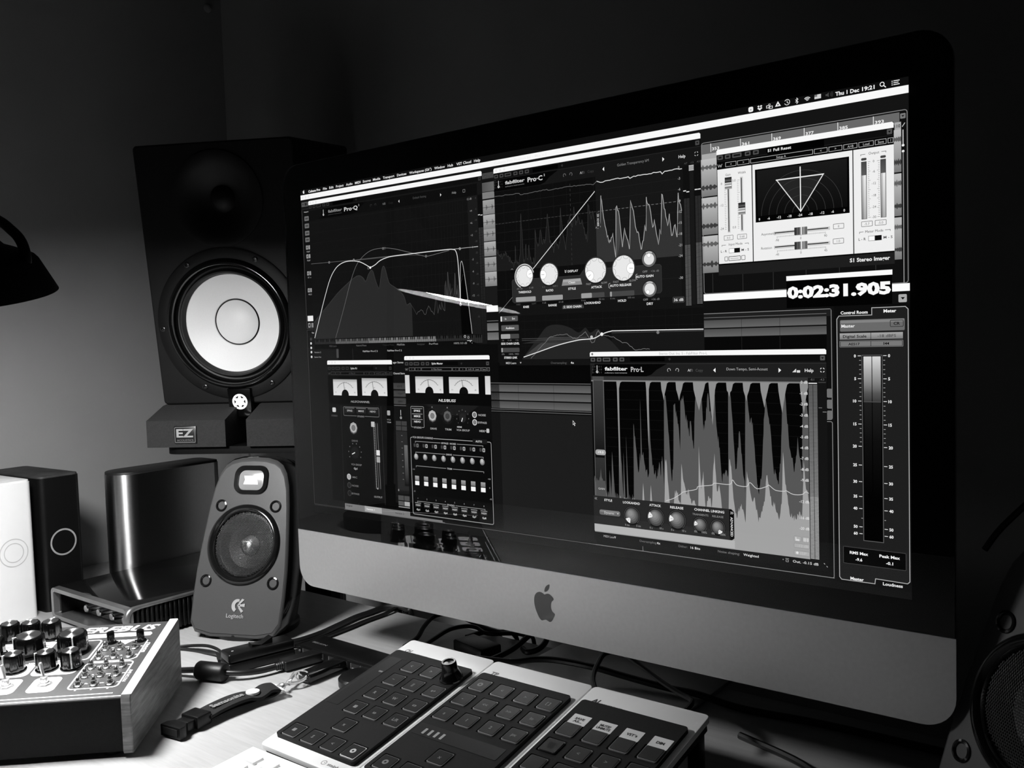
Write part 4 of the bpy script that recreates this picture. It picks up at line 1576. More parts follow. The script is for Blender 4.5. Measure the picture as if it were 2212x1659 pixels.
c.rect(1051, 656, 1108, 684, 95, 1, c2=120)
# mixer lanes below
c.line([(1058, 846), (1520, 846)], 2, 110)
for y in (852, 883, 914):
    c.rect(1060, y, 1520, y + 26, 75, 1, c2=100)
    c.line([(1190, y), (1190, y + 26)], 1, 45)
    c.line([(1350, y), (1350, y + 26)], 1, 45)
c.line([(1058, 944), (1520, 944)], 1.5, 120)
c.line([(1058, 952), (1520, 952)], 1.5, 120)
c.rect(1058, 958, 1516, 1404, 28, 1)
c.rect(1058, 770, 1520, 844, 6, 1)
for i, s in enumerate(('DS', 'STRIP', 'SENDS')):
    c.rect(538, 851 + i * 31, 609, 876 + i * 31, 95, 1, c2=110)
    c.t(s, 575, 864 + i * 31, 7, 20, 26)
c.line([(538, 944), (609, 944)], 1.5, 140)
c.line([(575, 962), (575, 985)], 2.4, 220)
c.ring(575, 994, 3, 5, 220)
for i in range(2):
    for j in range(2):
        c.rect(544 + i * 33, 1008 + j * 21, 574 + i * 33, 1026 + j * 21, 60, 2)
c.rect(542, 1050, 612, 1296, 62, 1)
c.rect(584, 1104, 612, 1276, 8, 2)
c.rect(587, 1106, 610, 1274, 105, 3, c2=5)
for y in range(1066, 1270, 26):
    c.rect(572, y, 580, y + 3, 110, 2)
c.rect(540, 1296, 612, 1310, 20, 2)
c.t('0', 546, 1296, 9, 190, d=4)
c.rect(542, 1318, 574, 1338, 75, 2)
c.rect(577, 1318, 609, 1338, 75, 2)
c.rect(542, 1342, 574, 1360, 90, 2)
c.rect(577, 1342, 609, 1360, 170, 2)
c.rect(542, 1364, 609, 1368, 150, 2)
c.done('sequencer_display', display)

# ---- arrangement at the right
c = Cv(6)
c.frame(1944, 86, 2557, 557, 125, 2.2, 8, 1)
c.rect(1946, 92, 2536, 124, 105, 1)
for i, x in enumerate((1977, 2075, 2174, 2272, 2369, 2467)):
    c.line([(x, 92), (x, 118)], 2, 235, 3)
    c.t(str(353 + 8 * i), x + 4, 109, 9, 245, 24, 'l', d=4, bold=.02)
c.rect(1946, 122, 1996, 138, 170, 2)
c.rect(2523, 118, 2540, 138, 170, 2)
c.t(':10', 2531, 128, 9, 20, 14, d=4)
c.rr(2538, 96, 2552, 110, 2, 120, 2)
c.poly([(2541, 101), (2549, 101), (2545, 106)], 20, 3)
c.line([(2543, 132), (2550, 122)], 2, 200)
c.line([(2545, 140), (2545, 182)], 2.4, 210)
c.circ(2545, 182, 3.4, 240)
c.line([(2545, 198), (2545, 557)], 2.4, 140)
c.circ(2545, 198, 3.4, 240)
for i in range(3):
    y0 = 138 + i * 119
    for x0, x1 in ((1942, 1996), (2521, 2540)):
        c.rect(x0, y0, x1, y0 + 115, 190, 1, c2=120)
        for k in (0, 1):
            wave(c, x0, x1, y0 + 26 + k * 62, 13, 95 if k == 0 else 60, 10 * i + k + x0, 4)
for x in (1975, 2075, 2172, 2272, 2369, 2470):
    c.line([(x, 494), (x, 556)], 1.4, 55, 1)
c.rect(1943, 557.5, 2560, 578.5, 252, 2)
c.rr(2530, 587, 2552, 609, 3, 170, 2)
c.poly([(2536, 595), (2547, 595), (2541.5, 602)], 20, 3)
# lower zone lines
c.rect(1942, 620, 2345, 640, 10, 0)
c.frame(1700, 618, 2345, 942, 130, 2, 6, 1)
c.rect(1702, 620, 2343, 640, 30, 2)
c.line([(1942, 632), (2330, 632)], 1.6, 110, 3)
for y in (640, 668):
    c.rect(1942, y, 2330, y + 24, 75, 2, c2=100)
    c.line([(2068, y), (2068, y + 24)], 1, 40, 3)
    c.line([(2190, y), (2190, y + 24)], 1, 40, 3)
c.rect(1942, 694, 2330, 938, 8, 2)
for x in (2068, 2190):
    c.line([(x, 694), (x, 735)], 1, 40, 3)
for y in (851, 883, 915):
    c.rr(2329, y, 2344, y + 26, 3, 110, 3)
c.frame(1700, 946, 2345, 1410, 130, 2, 6, 1)
c.done('arrangement_panel', display)

# ---- meter panel at the far right
c = Cv(8)
c.rect(2352, 612, 2560, 1418, 12, 0)
out = [(2360, 650), (2366, 641), (2458, 641), (2458, 621), (2548, 621), (2555, 628), (2555, 1390), (2549, 1396), (2462, 1394), (2460, 1409), (2366, 1409), (2360, 1402)]
c.poly(out, 30, 1)
c.line(out, 2.2, 170, 2, True)
c.t('Control Room', 2409, 632, 9, 235, 76, bold=.03)
c.t('Meter', 2507, 631, 9, 245, 34, bold=.03)
c.rr(2369, 653, 2546, 686, 3, 105, 2)
c.rect(2371, 655, 2544, 662, 130, 3)
c.t('Master', 2373, 670, 9, 235, 38, 'l', d=5, bold=.02)
c.frame(2507, 657, 2543, 676, 40, 1.6, 3, 4)
c.t('CR', 2525, 666.5, 8, 25, 17, d=5, bold=.03)
c.rect(2368, 691, 2541, 709, 165, 2, c2=120)
c.line([(2455, 691), (2455, 709)], 1.4, 40, 3)
c.t('Digital Scale', 2410, 700, 8, 20, 66, d=5, bold=.02)
c.t('-18 dBFS', 2498, 700, 8, 75, 50, d=5)
c.frame(2367, 712.5, 2542, 731, 120, 1.5, 2, 2)
c.rect(2370, 715, 2539, 728.5, 120, 3)
c.line([(2455, 715), (2455, 728.5)], 1.4, 30, 4)
c.t('AES17', 2408, 722, 7, 15, 32, d=5, bold=.02)
c.poly([(2492, 722), (2498, 718), (2498, 726)], 15, 5)
c.poly([(2498, 722), (2504, 718), (2504, 726)], 15, 5)
c.rect(2489.5, 718, 2491.5, 726, 15, 5)
c.frame(2429, 753.5, 2486, 1288, 90, 2, 0, 2)
c.rect(2431, 755.5, 2484, 1286, 2, 2)
for x0, x1 in ((2434, 2456), (2458, 2481)):
    c.rect(x0, 758, x1, 800, 215, 3, c2=170)
    c.rect(x0, 800, x1, 862, 170, 3, c2=85)
    c.rect(x0, 862, x1, 886, 85, 3, c2=58)
    c.rect(x0, 888, x1, 1000, 30, 3, c2=14)
    c.rect(x0, 1000, x1, 1160, 14, 3, c2=2)
c.rect(2434, 886, 2481, 888, 80, 4)
ys = ((0, 756), (5, 821), (10, 885), (15, 951), (20, 1015), (25, 1069), (30, 1117), (35, 1160), (40, 1195), (50, 1248), (60, 1268))
for i, (v, y) in enumerate(ys):
    c.t(str(v), 2413, y, 8.5, 240, None, 'r', bold=.03)
    c.t(str(v), 2501, y, 8.5, 240, None, 'l', bold=.03)
    c.rect(2418, y - .9, 2427, y + .9, 225, 2)
    c.rect(2488, y - .9, 2497, y + .9, 225, 2)
    if v < 20:
        for k in range(1, 5):
            yy = y + (ys[i + 1][1] - y) * k / 5
            c.rect(2422, yy - .6, 2427, yy + .6, 190, 2)
            c.rect(2488, yy - .6, 2493, yy + .6, 190, 2)
c.rect(2424, 1222, 2428, 1223.5, 180, 2)
c.rect(2488, 1222, 2492, 1223.5, 180, 2)
c.rr(2371, 1310, 2546, 1360, 3, 3, 2)
c.frame(2371, 1310, 2546, 1360, 70, 1.4, 3, 3)
for s, x, y, w_ in (('RMS Max', 2416, 1326, 52), ('-9.6', 2416, 1344.5, 19), ('Peak Max', 2501, 1326, 56), ('-0.1', 2501, 1344.5, 19)):
    c.t(s, x, y, 8.5, 240, w_, d=5, bold=.03)
c.t('Master', 2410, 1402, 9, 240, 38, bold=.03)
c.t('Loudness', 2509, 1405, 9, 225, 54, bold=.03)
c.done('meter_panel', display)

# ---- equaliser window
def titlebar(c, x0, x1, y0, y1, dots=True):
    c.poly([(x0, y1), (x0, y0 + 4), (x0 + 4, y0), (x1 - 4, y0), (x1, y0 + 4), (x1, y1)], WHT, 6)
    if dots:
        for i in range(3):
            c.circ(x0 + 13 + i * 19, (y0 + y1) / 2, 5, 236, 7)
def hostbar(c, x0, x1, y, g=75, name=None, nx=0, six=False):
    c.rect(x0, y - 10, x1, y + 10, 14, 1)
    for i, dx in enumerate((12, 37, 67, 102, 128, 154)[:6 if six else 5]):
        w_ = 9 if i != 2 else 15
        c.rr(x0 + dx - w_, y - 6.5, x0 + dx + w_, y + 6.5, 2, g, 2)
        c.rect(x0 + dx - w_ + 4, y - 3, x0 + dx + w_ - 4, y + 3, int(g * .3), 3)
    c.rect(x0 + 160 + (20 if six else 0), y - 7, x0 + 290, y + 7, 2, 2)
    c.poly([(x0 + 303, y), (x0 + 308, y - 5), (x0 + 313, y), (x0 + 308, y + 5)], 45, 2)
    c.rr(x1 - 18, y - 7, x1 - 4, y + 7, 2, g, 2)
    c.poly([(x1 - 15, y - 2), (x1 - 7, y - 2), (x1 - 11, y + 3)], 10, 3)
def fabhead(c, x0, x1, yt, logo, sup, lx0, big, txt, k=1.0):
    """the plug-in maker's header: dark logo tab, name, product, preset"""
    y = yt + 59
    c.rect(x0, yt + 41, x1, yt + 86, int(30 * k), 1)
    c.line([(x0, yt + 42), (x1, yt + 42)], 1, int(60 * k), 2)
    c.poly([(lx0 - 55, yt + 84), (lx0 - 40, yt + 42), (lx0 + 240, yt + 42), (lx0 + 200, yt + 62), (lx0 + 180, yt + 78), (lx0 + 160, yt + 84)], 5, 2)
    for i, row in enumerate(('10101', '01110', '01001')):
        for j, ch in enumerate(row):
            if j == 2:
                continue
            c.t(ch, lx0 - 48 + j * 8.4, y - 8 + i * 10, 6, int(90 * k), d=3, bold=0)
    c.rect(lx0 - 32, y - 12, lx0 - 30, y + 5, 240, 3)
    c.ring(lx0 - 31, y + 10, 2.2, 4.4, 240, 3)
    c.t('fabfilter', lx0, y - 1, 12, int(235 * min(1, k + .1)), 90, 'l', bold=.03)
    c.t('software instruments', lx0, y + 13, 4.5, int(170 * k), 88, 'l', bold=0)
    c.t(logo, lx0 + 103, y + 1, 17, big, None if not sup else 66 if logo[-1] != 'Q' else 84, 'l', bold=.02)
    if sup:
        c.t('2', lx0 + (103 + 72 if logo[-1] != 'Q' else 103 + 90), y - 7, 8, big, None, 'l')
    c.t(txt[1], txt[0], y, 9, int(170 * k), txt[2], bold=0)
c = Cv(12)
x0, x1 = 52, 1049
c.rect(x0, 53, x1, 694, 22, 0)
titlebar(c, x0, x1, 53, 71)
c.t('Stereo Out: Ins. 1 - FabFilter Pro-Q 2', 500, 62, 9, 238, 200, d=7, bold=0)
hostbar(c, x0, x1, 80, 50)
fabhead(c, x0, 1024, 53, 'Pro·Q', '2', 180, 210, (726, 'Default Setting', 72), .45)
for s, x, g in (('A/B', 525, 120), ('Copy', 565, 40), ('Help', 909, 150)):
    c.t(s, x, 116, 9, g, None, bold=0)
c.ring(448, 115, 4, 5.4, 60, a0=120, a1=380)
c.ring(474, 115, 4, 5.4, 60, a0=160, a1=420)
c.poly([(608, 116), (614, 110), (614, 122)], 235, 3)
c.poly([(843, 117), (837, 111), (837, 123)], 235, 3)
c.frame(953, 110, 965, 122, 130, 1.5, 2, 3)
# plot
PB = 660
c.rect(x0, 139, 1024, PB, 17, 1)
for y in (149, 195, 240, 286, 331, 377, 422, 468, 513, 560, 605):
    c.line([(x0, y), (975, y)], .9, 30, 2)
for i in range(24):
    x = x0 + 60 + 200 * math.log2(1 + i * .75)
    if x < 975:
        c.line([(x, 139), (x, PB)], .9, 27, 2)
spec = smoothpts([(56, 590), (70, 575), (150, 517), (219, 466), (286, 427), (335, 403), (352, 399), (366, 400), (385, 410), (399, 425), (416, 398), (430, 384), (437, 381), (446, 388), (453, 410),
        (465, 440), (477, 458), (486, 430), (495, 392), (502, 374), (508, 369), (514, 374), (521, 389), (530, 420), (540, 442), (558, 453), (585, 468), (614, 491), (625, 510), (633, 533), (645, 530), (654, 528), (662, 540), (670, 548), (687, 575)], 3)
c.fillcurve(spec[:-6], PB, 40, 3)
c.line(spec, 1.2, 75, 4)
c.line(jag([(687, 575), (705, 562), (722, 561), (735, 577), (754, 543), (768, 566), (783, 579), (790, 540), (796, 510), (803, 574), (812, 540), (820, 560), (825, 531), (833, 560), (840, 566), (845, 470), (850, 450), (855, 520), (862, 416),
             (867, 470), (873, 504), (882, 480), (886, 520), (892, 500), (899, 423), (905, 506), (912, 470), (918, 520), (926, 470), (940, 430)], 6, 4), 1.3, 95, 4)
for x, y in ((862, 416), (899, 423), (873, 460), (850, 455), (938, 440), (912, 470)):
    c.poly([(x - 6, 520), (x - 1, y), (x + 1, y), (x + 6, 520)], 45, 3)
c.poly([(930, 397), (935, 380), (942, 398), (954, 475), (966, 566), (977, PB), (925, PB), (921, 545), (924, 480)], 4, 4)
wc = smoothpts([(56, 656), (97, 564), (136, 478), (174, 404), (209, 363), (243, 343), (284, 334), (331, 335), (369, 342), (407, 358), (430, 370)], 4) + \
    smoothpts([(430, 370), (460, 360), (490, 345), (535, 335), (586, 332), (678, 331), (775, 330), (870, 330), (894, 332), (906, 337), (915, 362), (919, 420), (922, 492), (923, 545)], 4)
c.line(wc, 3.2, 225, 6)
c.line(smoothpts([(923, 545), (926, 450), (929, 397), (935, 380), (942, 398), (954, 475), (966, 566), (977, 658)], 4), 2.2, 190, 6)
c.line([(53, 328), (330, 331), (1020, 331)], 1.4, 110, 5)
c.line([(1000, 331), (1020, 331)], 2.4, 220, 6)
c.line([(870, 331), (1020, 331)], 1.8, 180, 6)
c.line(smoothpts([(195, 658), (228, 591), (265, 511), (302, 428), (337, 366), (370, 332), (417, 306), (463, 296), (523, 296), (580, 305), (637, 319), (692, 333), (750, 347), (808, 342), (874, 334)], 4), 1.8, 115, 5)
c.line(smoothpts([(331, 331), (400, 334), (560, 334), (692, 338), (750, 347)], 4), 1.4, 90, 5)
for x, y, g in ((430, 370, 255), (174, 330, 150), (331, 331, 170), (510, 297, 130), (750, 347, 130), (923, 545, 220), (929, 332, 180)):
    c.ring(x, y, 3, 5, g, 7)
c.circ(430, 370, 5, 250, 8)
c.ring(418, 371, 4, 5.2, 150, 7)
c.ring(520, 297, 4, 5, 110, 7)
c.rect(975, 139, 1024, PB, 26, 3)
for s, y in (('12 dB', 149), ('+9', 195), ('+6', 240), ('+3', 286), ('0', 331), ('-3', 377), ('-6', 422), ('-9', 468), ('-12', 513)):
    c.t(s, 996, y, 8, 150, None, 'r', d=8, bold=0)
for i, y in enumerate((149, 190, 231, 273, 310, 353, 392, 433, 472, 514, 552, 594)):
    c.t(('0', '-5', '-10', '-15', '-20', '-25', '-30', '-35', '-40', '-45', '-50', '-55')[i], 1018, y, 7, 70, None, 'r', d=8, bold=0)
c.rect(1024, 139, 1049, 694, 14, 3)
for i in range(112):
    y = 262 + i * 3.9
    g = 62 - i * .3
    for xx in (1026, 1038):
        c.rect(xx, y, xx + 10.5, y + 2, g, 4)
c.rect(1025, 212, 1035, 215, 215, 4)
c.rect(1037, 214, 1047, 217, 215, 4)
# keyboard strip
for i in range(98):
    x = 57 + i * 9.9
    lit = 190 < x < 784
    c.rect(x, PB + 4, x + 8.6, 684 if x < 960 else 694, (120 if x > 400 else 95) if lit else 42, 4)
    if i % 7 in (0, 1, 3, 4, 5):
        c.rect(x + 6, PB + 2, x + 11.6, PB + 14, 4, 5)
c.rect(x0, 684, 960, 706, 10, 3)
c.poly([(950, 684), (985, 690), (1010, 700), (1049, 703), (1049, 706), (950, 706)], 10, 6)
c.ring(940, 668, 3, 5.5, 170, 7)
c.ring(957, 672, 3, 5, 150, 7)
c.rect(950, 683, 975, 685.5, 190, 7)
for s, x, g, w_ in (('MIDI Learn', 176, 80, 48), ('Natural Phase', 356, 110, 62), ('Channel Mode', 519, 45, 66), ('Mid/Side', 592, 150, 44), ('Analyzer', 705, 70, 44), ('Pre+Post', 774, 160, 48), ('100%', 896, 160, 28), ('0.0 dB', 932, 150, 34)):
    c.t(s, x, 693, 8, g, w_, d=7, bold=0)
c.circ(966, 688, 2, 200, 7)
c.circ(975, 694, 2, 120, 7)
c.done('equaliser_display', display)

# ---- compressor window
c = Cv(22)
x0, x1 = 1107, 1943
c.rect(x0, 53, x1, 780, 19, 0)
titlebar(c, x0, x1, 53, 71)
hostbar(c, x0, x1, 83, 70, six=True)
fabhead(c, x0, x1, 53, 'Pro·C', '2', 1160, 220, (1698, 'Golden Transparency bM', 120), .75)
for s, x, g in (('A/', 1494, 190), ('B', 1505, 80), ('Copy', 1533, 60)):
    c.t(s, x, 118, 9, g, None, bold=0)
c.t('Help', 1878, 117, 10, 225, 24)
for x, a, b_ in ((1424, 120, 380), (1451, 160, 420)):
    c.ring(x, 118, 4.5, 6.2, 110, a0=a, a1=b_)
c.poly([(1580, 118), (1587, 111), (1587, 125)], 240, 3)
c.poly([(1815, 117), (1808, 110), (1808, 124)], 240, 3)
c.frame(1922, 110, 1934, 123, 200, 1.6, 3, 3)
c.rect(1926, 108, 1930, 125, 19, 4)
c.rect(1920, 114, 1936, 119, 19, 4)
c.rect(x0, 139, 1550, 560, 13, 1)
c.rect(1550, 139, 1868, 560, 22, 1)
for y in (185, 219, 256, 290, 325, 360, 396, 430, 500):
    c.line([(x0, y), (1858, y)], .9, 34, 2)
for x in range(1150, 1860, 56):
    c.line([(x, 139), (x, 560)], .9, 26, 2)
gl_ = [(1108, 346), (1118, 365), (1128, 379), (1140, 372), (1152, 360), (1160, 380), (1175, 399), (1190, 410), (1196, 405), (1198, 343), (1201, 405), (1214, 410), (1222, 350), (1228, 230), (1231, 300), (1234, 405),
       (1240, 398), (1247, 341), (1250, 396), (1255, 399), (1260, 345), (1265, 400), (1285, 405), (1290, 293), (1296, 340), (1305, 352), (1314, 296), (1321, 348), (1335, 335), (1346, 243), (1353, 345), (1371, 372),
       (1380, 330), (1390, 370), (1397, 350), (1403, 228), (1412, 330), (1421, 376), (1430, 300), (1440, 265), (1443, 258), (1450, 300), (1460, 230), (1466, 295), (1475, 260), (1485, 290), (1492, 278), (1505, 330), (1513, 349), (1518, 226), (1528, 270), (1539, 262), (1549, 313)]
gj = jag(gl_, 13, 2)
c.fillcurve(gj, 430, 26, 3)
c.line(gj, 1.2, 62, 4)
gr = [(1549, 313), (1564, 300), (1567, 310), (1571, 205), (1577, 257), (1590, 330), (1600, 366), (1608, 350), (1615, 336), (1619, 380), (1624, 417), (1630, 251), (1636, 262), (1642, 283), (1648, 350), (1651, 385), (1658, 340), (1661, 323), (1670, 360),
      (1678, 394), (1683, 300), (1686, 235), (1693, 260), (1700, 299), (1705, 330), (1712, 340), (1722, 398), (1732, 370), (1738, 321), (1742, 340), (1746, 230), (1753, 255), (1761, 281), (1767, 330), (1774, 306), (1780, 350), (1787, 387), (1793, 340),
      (1797, 355), (1803, 228), (1808, 250), (1816, 301), (1822, 330), (1829, 293), (1835, 363), (1842, 350), (1849, 330), (1855, 370), (1862, 230), (1866, 262), (1873, 288)]
gj = jag(gr, 10, 2.5)
c.fillcurve(gj, 430, 50, 3)
c.line(gj, 2.4, 165, 5)
c.poly([(1626, 251), (1632, 253), (1648, 330), (1640, 380), (1628, 420)], 68, 4)
c.line([(1106, 258), (1447, 257), (1870, 256)], .1, 90, 5)
for i in range(48):
    x = 1108 + i * 16
    c.line([(x, 257), (x + 9, 257)], 1.6, 120 if x > 1550 else 60, 5)
for i in range(17):
    c.line([(1446, 150 + i * 17), (1446, 159 + i * 17)], 1.4, 60, 5)
top_l = jag([(1109, 155), (1224, 157), (1228, 162), (1347, 157), (1352, 161), (1447, 159), (1530, 162), (1542, 165), (1556, 155)], 1.5, 8)
c.line(top_l, 2, 95, 5)
c.line(jag([(1556, 155), (1571, 161), (1600, 158), (1680, 156), (1686, 162), (1700, 157), (1800, 155), (1806, 163), (1815, 156), (1860, 154), (1877, 156)], 1.5, 8), 2.6, 215, 5)
c.line([(1112, 585), (1200, 510)], 1.8, 120, 5)
c.line([(1276, 432), (1547, 188)], 2.6, 225, 6)
for s, y in zip(('0', '-3', '-6', '-9', '-12', '-15', '-18', '-21', '-24', '-30'), (150, 185, 219, 256, 290, 325, 360, 396, 430, 500)):
    c.t(s, 1866, y, 8.5, 185, None, d=7, bold=0)
for s, x in (('-4.7', 1890), ('-1.5', 1912), ('-4.5', 1934)):
    c.t(s, x, 141, 6, 90, None, d=7, bold=0)
c.rect(1880, 150, 1940, 590, 15, 3)
for xx, ystart, yb in ((1882, 252, 395), (1921, 248, 394)):
    for i in range(86):
        y = ystart + i * 3.95
        if y > 588:
            break
        for k in (0, 10):
            c.rect(xx + k, y, xx + k + 9, y + 2.1, 55 if y < yb else 105, 4)
c.rect(1901, 149, 1918, 166, 190, 4)
for y in (153, 157, 161):
    c.rect(1901, y, 1918, y + 1.4, 60, 5)
for xx, y in ((1880, 227), (1891, 231), (1920, 227), (1931, 227)):
    c.rect(xx, y - 1.5, xx + 10, y + 1.5, 235, 5)
c.rect(1903, 168, 1917, 588, 24, 4)
# knob deck
deck = [(1178, 468), (1300, 456), (1380, 458), (1470, 466), (1494, 449), (1795, 452), (1795, 540), (1790, 545), (1690, 552), (1590, 556), (1400, 560), (1185, 552), (1176, 545)]
deck = [(1182, 466), (1400, 468), (1478, 468), (1494, 450), (1790, 452), (1796, 458), (1796, 538), (1790, 545), (1186, 551), (1178, 545), (1178, 472)]
c.poly(deck, 42, 6)
c.line(deck, 1.2, 60, 7, True)
def wknob(x, y, r, ang, lit=True, ringc=40):
    c.circ(x, y, r + 5, 26, 7)
    c.ring(x, y, r + 2, r + 3.2, 75, 8, a0=130, a1=410)
    c.circ(x, y, r, 232, 8)
    n = 9
    for i in range(n):
        a = R(360 * i / n + ang)
        c.ring(x + (r * 1.02) * math.cos(a), y + (r * 1.02) * math.sin(a), r * .26, r * .29, 165, 9, 12, math.degrees(a) + 100, math.degrees(a) + 260)
    a = R(ang)
    cx_, cy_ = x + r * .72 * math.cos(a), y + r * .72 * math.sin(a)
    pts = []
    for i in range(24):
        q = 2 * math.pi * i / 24
        px, py = cx_ + r * .42 * math.cos(q), cy_ + r * .42 * math.sin(q)
        dd = math.hypot(px - x, py - y)
        if dd > r:
            px, py = x + (px - x) * r / dd, y + (py - y) * r / dd
        pts.append((px, py))
    c.poly(pts, 255, 10)
    c.line(pts, 1, 150, 11, True)
    c.line([(x + r * .55 * math.cos(a), y + r * .55 * math.sin(a)), (x + r * .9 * math.cos(a), y + r * .9 * math.sin(a))], 1.4, 140, 11)
wknob(1236, 456, 38, -15)
c.ring(1236, 456, 41, 45, 200, 9, a0=115, a1=345)
wknob(1346, 456, 38, 180)
wknob(1542, 455, 42, 145)
wknob(1653, 455, 42, 5)
for y, ang in ((432, 270), (530, 128)):
    c.circ(1751, y, 29, 30, 7)
    c.ring(1751, y, 19, 26, 105, 8)
    c.ring(1751, y, 21, 24.5, 200, 9, a0=240, a1=300)
    c.circ(1751, y, 19, 225, 9)
    a = R(ang)
    c.circ(1751 + 12 * math.cos(a), y + 12 * math.sin(a), 7, 255, 10)
    c.ring(1751 + 12 * math.cos(a), y + 12 * math.sin(a), 6.4, 7.4, 150, 11)
for s, x, y, w_, g, h in (('THRESHOLD', 1236, 513, 58, 235, 8), ('RATIO', 1347, 513, 32, 235, 8), ('STYLE', 1443, 512, 32, 235, 8), ('ATTACK', 1545, 512, 44, 235, 8), ('AUTO RELEASE', 1640, 511, 84, 235, 8),
                          ('AUTO GAIN', 1733, 487, 66, 235, 8), ('DRY', 1751, 578, 24, 235, 8.5), ('KNEE', 1240, 567, 26, 235, 8), ('RANGE', 1358, 566, 36, 235, 8), ('LOOKAHEAD', 1527, 565, 66, 235, 8), ('HOLD', 1645, 563, 32, 235, 8),
                          ('-80 dB', 1212, 500, 28, 120, 6), ('0 dB', 1266, 499, 18, 120, 6), ('1:1', 1321, 500, 10, 110, 6), ('INF:1', 1372, 499, 20, 110, 6), ('FAST', 1513, 500, 20, 150, 7), ('SLOW', 1576, 499, 24, 150, 7),
                          ('FAST', 1623, 499, 22, 150, 7), ('SLOW', 1688, 498, 26, 150, 7), ('OFF', 1735, 472, 18, 150, 7), ('+36 dB', 1772, 472, 30, 120, 6.5), ('OFF', 1735, 564, 18, 150, 7), ('+36 dB', 1772, 564, 30, 120, 6.5),
                          ('HARD', 1205, 557, 20, 80, 6), ('SOFT', 1276, 557, 20, 80, 6), ('0 dB', 1322, 556, 16, 110, 6), ('60 dB', 1395, 556, 20, 110, 6), ('0 ms', 1490, 555, 18, 110, 6), ('20 ms', 1564, 554, 22, 110, 6),
                          ('0 ms', 1608, 554, 18, 110, 6), ('500 ms', 1680, 554, 26, 110, 6), ('DISPLAY', 1449, 451, 44, 225, 8)):
    c.t(s, x, y, h, g, w_, d=10, bold=.02 if g > 200 else 0)
for y in (446, 451):
    c.line([(1414, y), (1418, y + 4), (1422, y)], 1.4, 225, 10)
c.line([(1706, 478), (1700, 481), (1700, 493), (1706, 496)], 1.2, 200, 10)
c.line([(1600, 502), (1594, 505), (1594, 517), (1600, 520)], 1.2, 200, 10)
c.poly([(1406, 478), (1480, 478), (1486, 500), (1400, 500)], 140, 8)
c.poly([(1407, 480), (1479, 480), (1481, 488), (1405, 488)], 165, 9)
c.t('Clean', 1443, 490, 8, 235, 28, d=10)
for xa, xb, fl_ in ((1194, 1284, 1), (1313, 1403, 1), (1481, 1576, .46), (1598, 1693, .08)):
    c.rr(xa, 531, xb, 548, 3, 70, 8)
    c.rr(xa, 531, xa + (xb - xa) * fl_, 548, 3, 155, 9)
c.circ(1180, 432, 8, 8, 8)
c.ring(1180, 430, 3.5, 5, 150, 9, a0=180, a1=360)
c.poly([(1550, 262), (1556, 255), (1566, 262), (1568, 305), (1560, 315), (1550, 308)], 45, 8)
c.tv('KNEE', 1558, 294, 7, 215, 26, d=10)
for y in (266, 271):
    c.line([(1554, y), (1558, y + 4), (1562, y)], 1.4, 215, 10)
c.poly([(1404, 568), (1484, 568), (1490, 574), (1490, 582), (1399, 582), (1399, 574)], 62, 8)
c.t('SIDE CHAIN', 1449, 575, 8, 235, 62, d=10, bold=.02)
for y in (572, 577):
    c.line([(1405, y + 3), (1409, y - 1), (1413, y + 3)], 1.4, 225, 10)
c.rr(1834, 560, 1877, 580, 4, 55, 8)
c.t('36 dB', 1856, 570, 9, 225, 34, d=10)
# side chain part
c.rect(x0, 598, x1, 760, 15, 2)
c.rect(x0, 598, 1195, 780, 17, 2)
for y in (620, 650, 680, 710, 740):
    c.line([(1210, y), (x1, y)], .8, 26, 3)
for x in range(1230, 1940, 48):
    c.line([(x, 600), (x, 760)], .8, 24, 3)
c.rect(1600, 668, x1, 760, 22, 3)
c.fillcurve(smoothpts([(1215, 755), (1250, 720), (1290, 680), (1330, 642), (1381, 636), (1430, 648), (1466, 666), (1494, 650), (1514, 668), (1545, 655), (1570, 680), (1600, 700), (1640, 740), (1660, 758)], 4), 758, 36, 4)
c.fillcurve(smoothpts([(1215, 700), (1330, 685), (1450, 684), (1526, 688)], 4), 700, 42, 5)
c.poly([(1221, 750), (1288, 732), (1378, 708), (1466, 692), (1526, 688), (1450, 684), (1341, 679), (1290, 705), (1250, 730)], 62, 5)
c.line([(1215, 683), (1500, 683)], 1, 100, 6)
c.line([(1215, 689), (1520, 689)], 1, 100, 6)
c.line(smoothpts([(1221, 750), (1288, 732), (1378, 708), (1466, 692), (1526, 688), (1561, 674), (1597, 665), (1640, 664), (1941, 667)], 4), 3, 232, 8)
c.line([(1600, 670), (1941, 672)], 1.2, 90, 7)
c.line(jag([(1254, 755), (1300, 715), (1341, 679), (1380, 673), (1417, 670), (1441, 686), (1455, 688), (1470, 678), (1494, 664), (1505, 680), (1519, 703), (1530, 700), (1540, 670), (1547, 661), (1557, 676), (1580, 680), (1608, 684), (1625, 695), (1642, 705), (1658, 705), (1691, 730), (1720, 726), (1746, 728)], 2, 6), 1.6, 120, 7)
c.circ(1561, 674, 6, 240, 9)
c.circ(1519, 683, 5.5, 190, 9)
c.circ(1778, 673, 5.5, 120, 9)
c.rr(1119, 598, 1200, 617, 3, 85, 8)
c.rr(1119, 598, 1125, 617, 2, 235, 9)
c.t('In', 1143, 607, 8, 215, d=10)
c.t('Ext', 1180, 607, 8, 215, d=10)
c.rr(1121, 631, 1203, 652, 3, 85, 8)
c.t('Audition', 1162, 641.5, 8.5, 235, 40, d=10)
c.rr(1118, 664, 1203, 681, 3, 70, 8)
c.rr(1118, 664, 1162, 681, 3, 160, 9)
c.t('-36      0 dB      +36', 1160, 687, 6, 110, 80, d=10, bold=0)
c.t('SIDE CHAIN LEVEL', 1161, 699, 8, 235, 86, d=10, bold=.02)
c.rr(1118, 715, 1203, 731, 3, 70, 8)
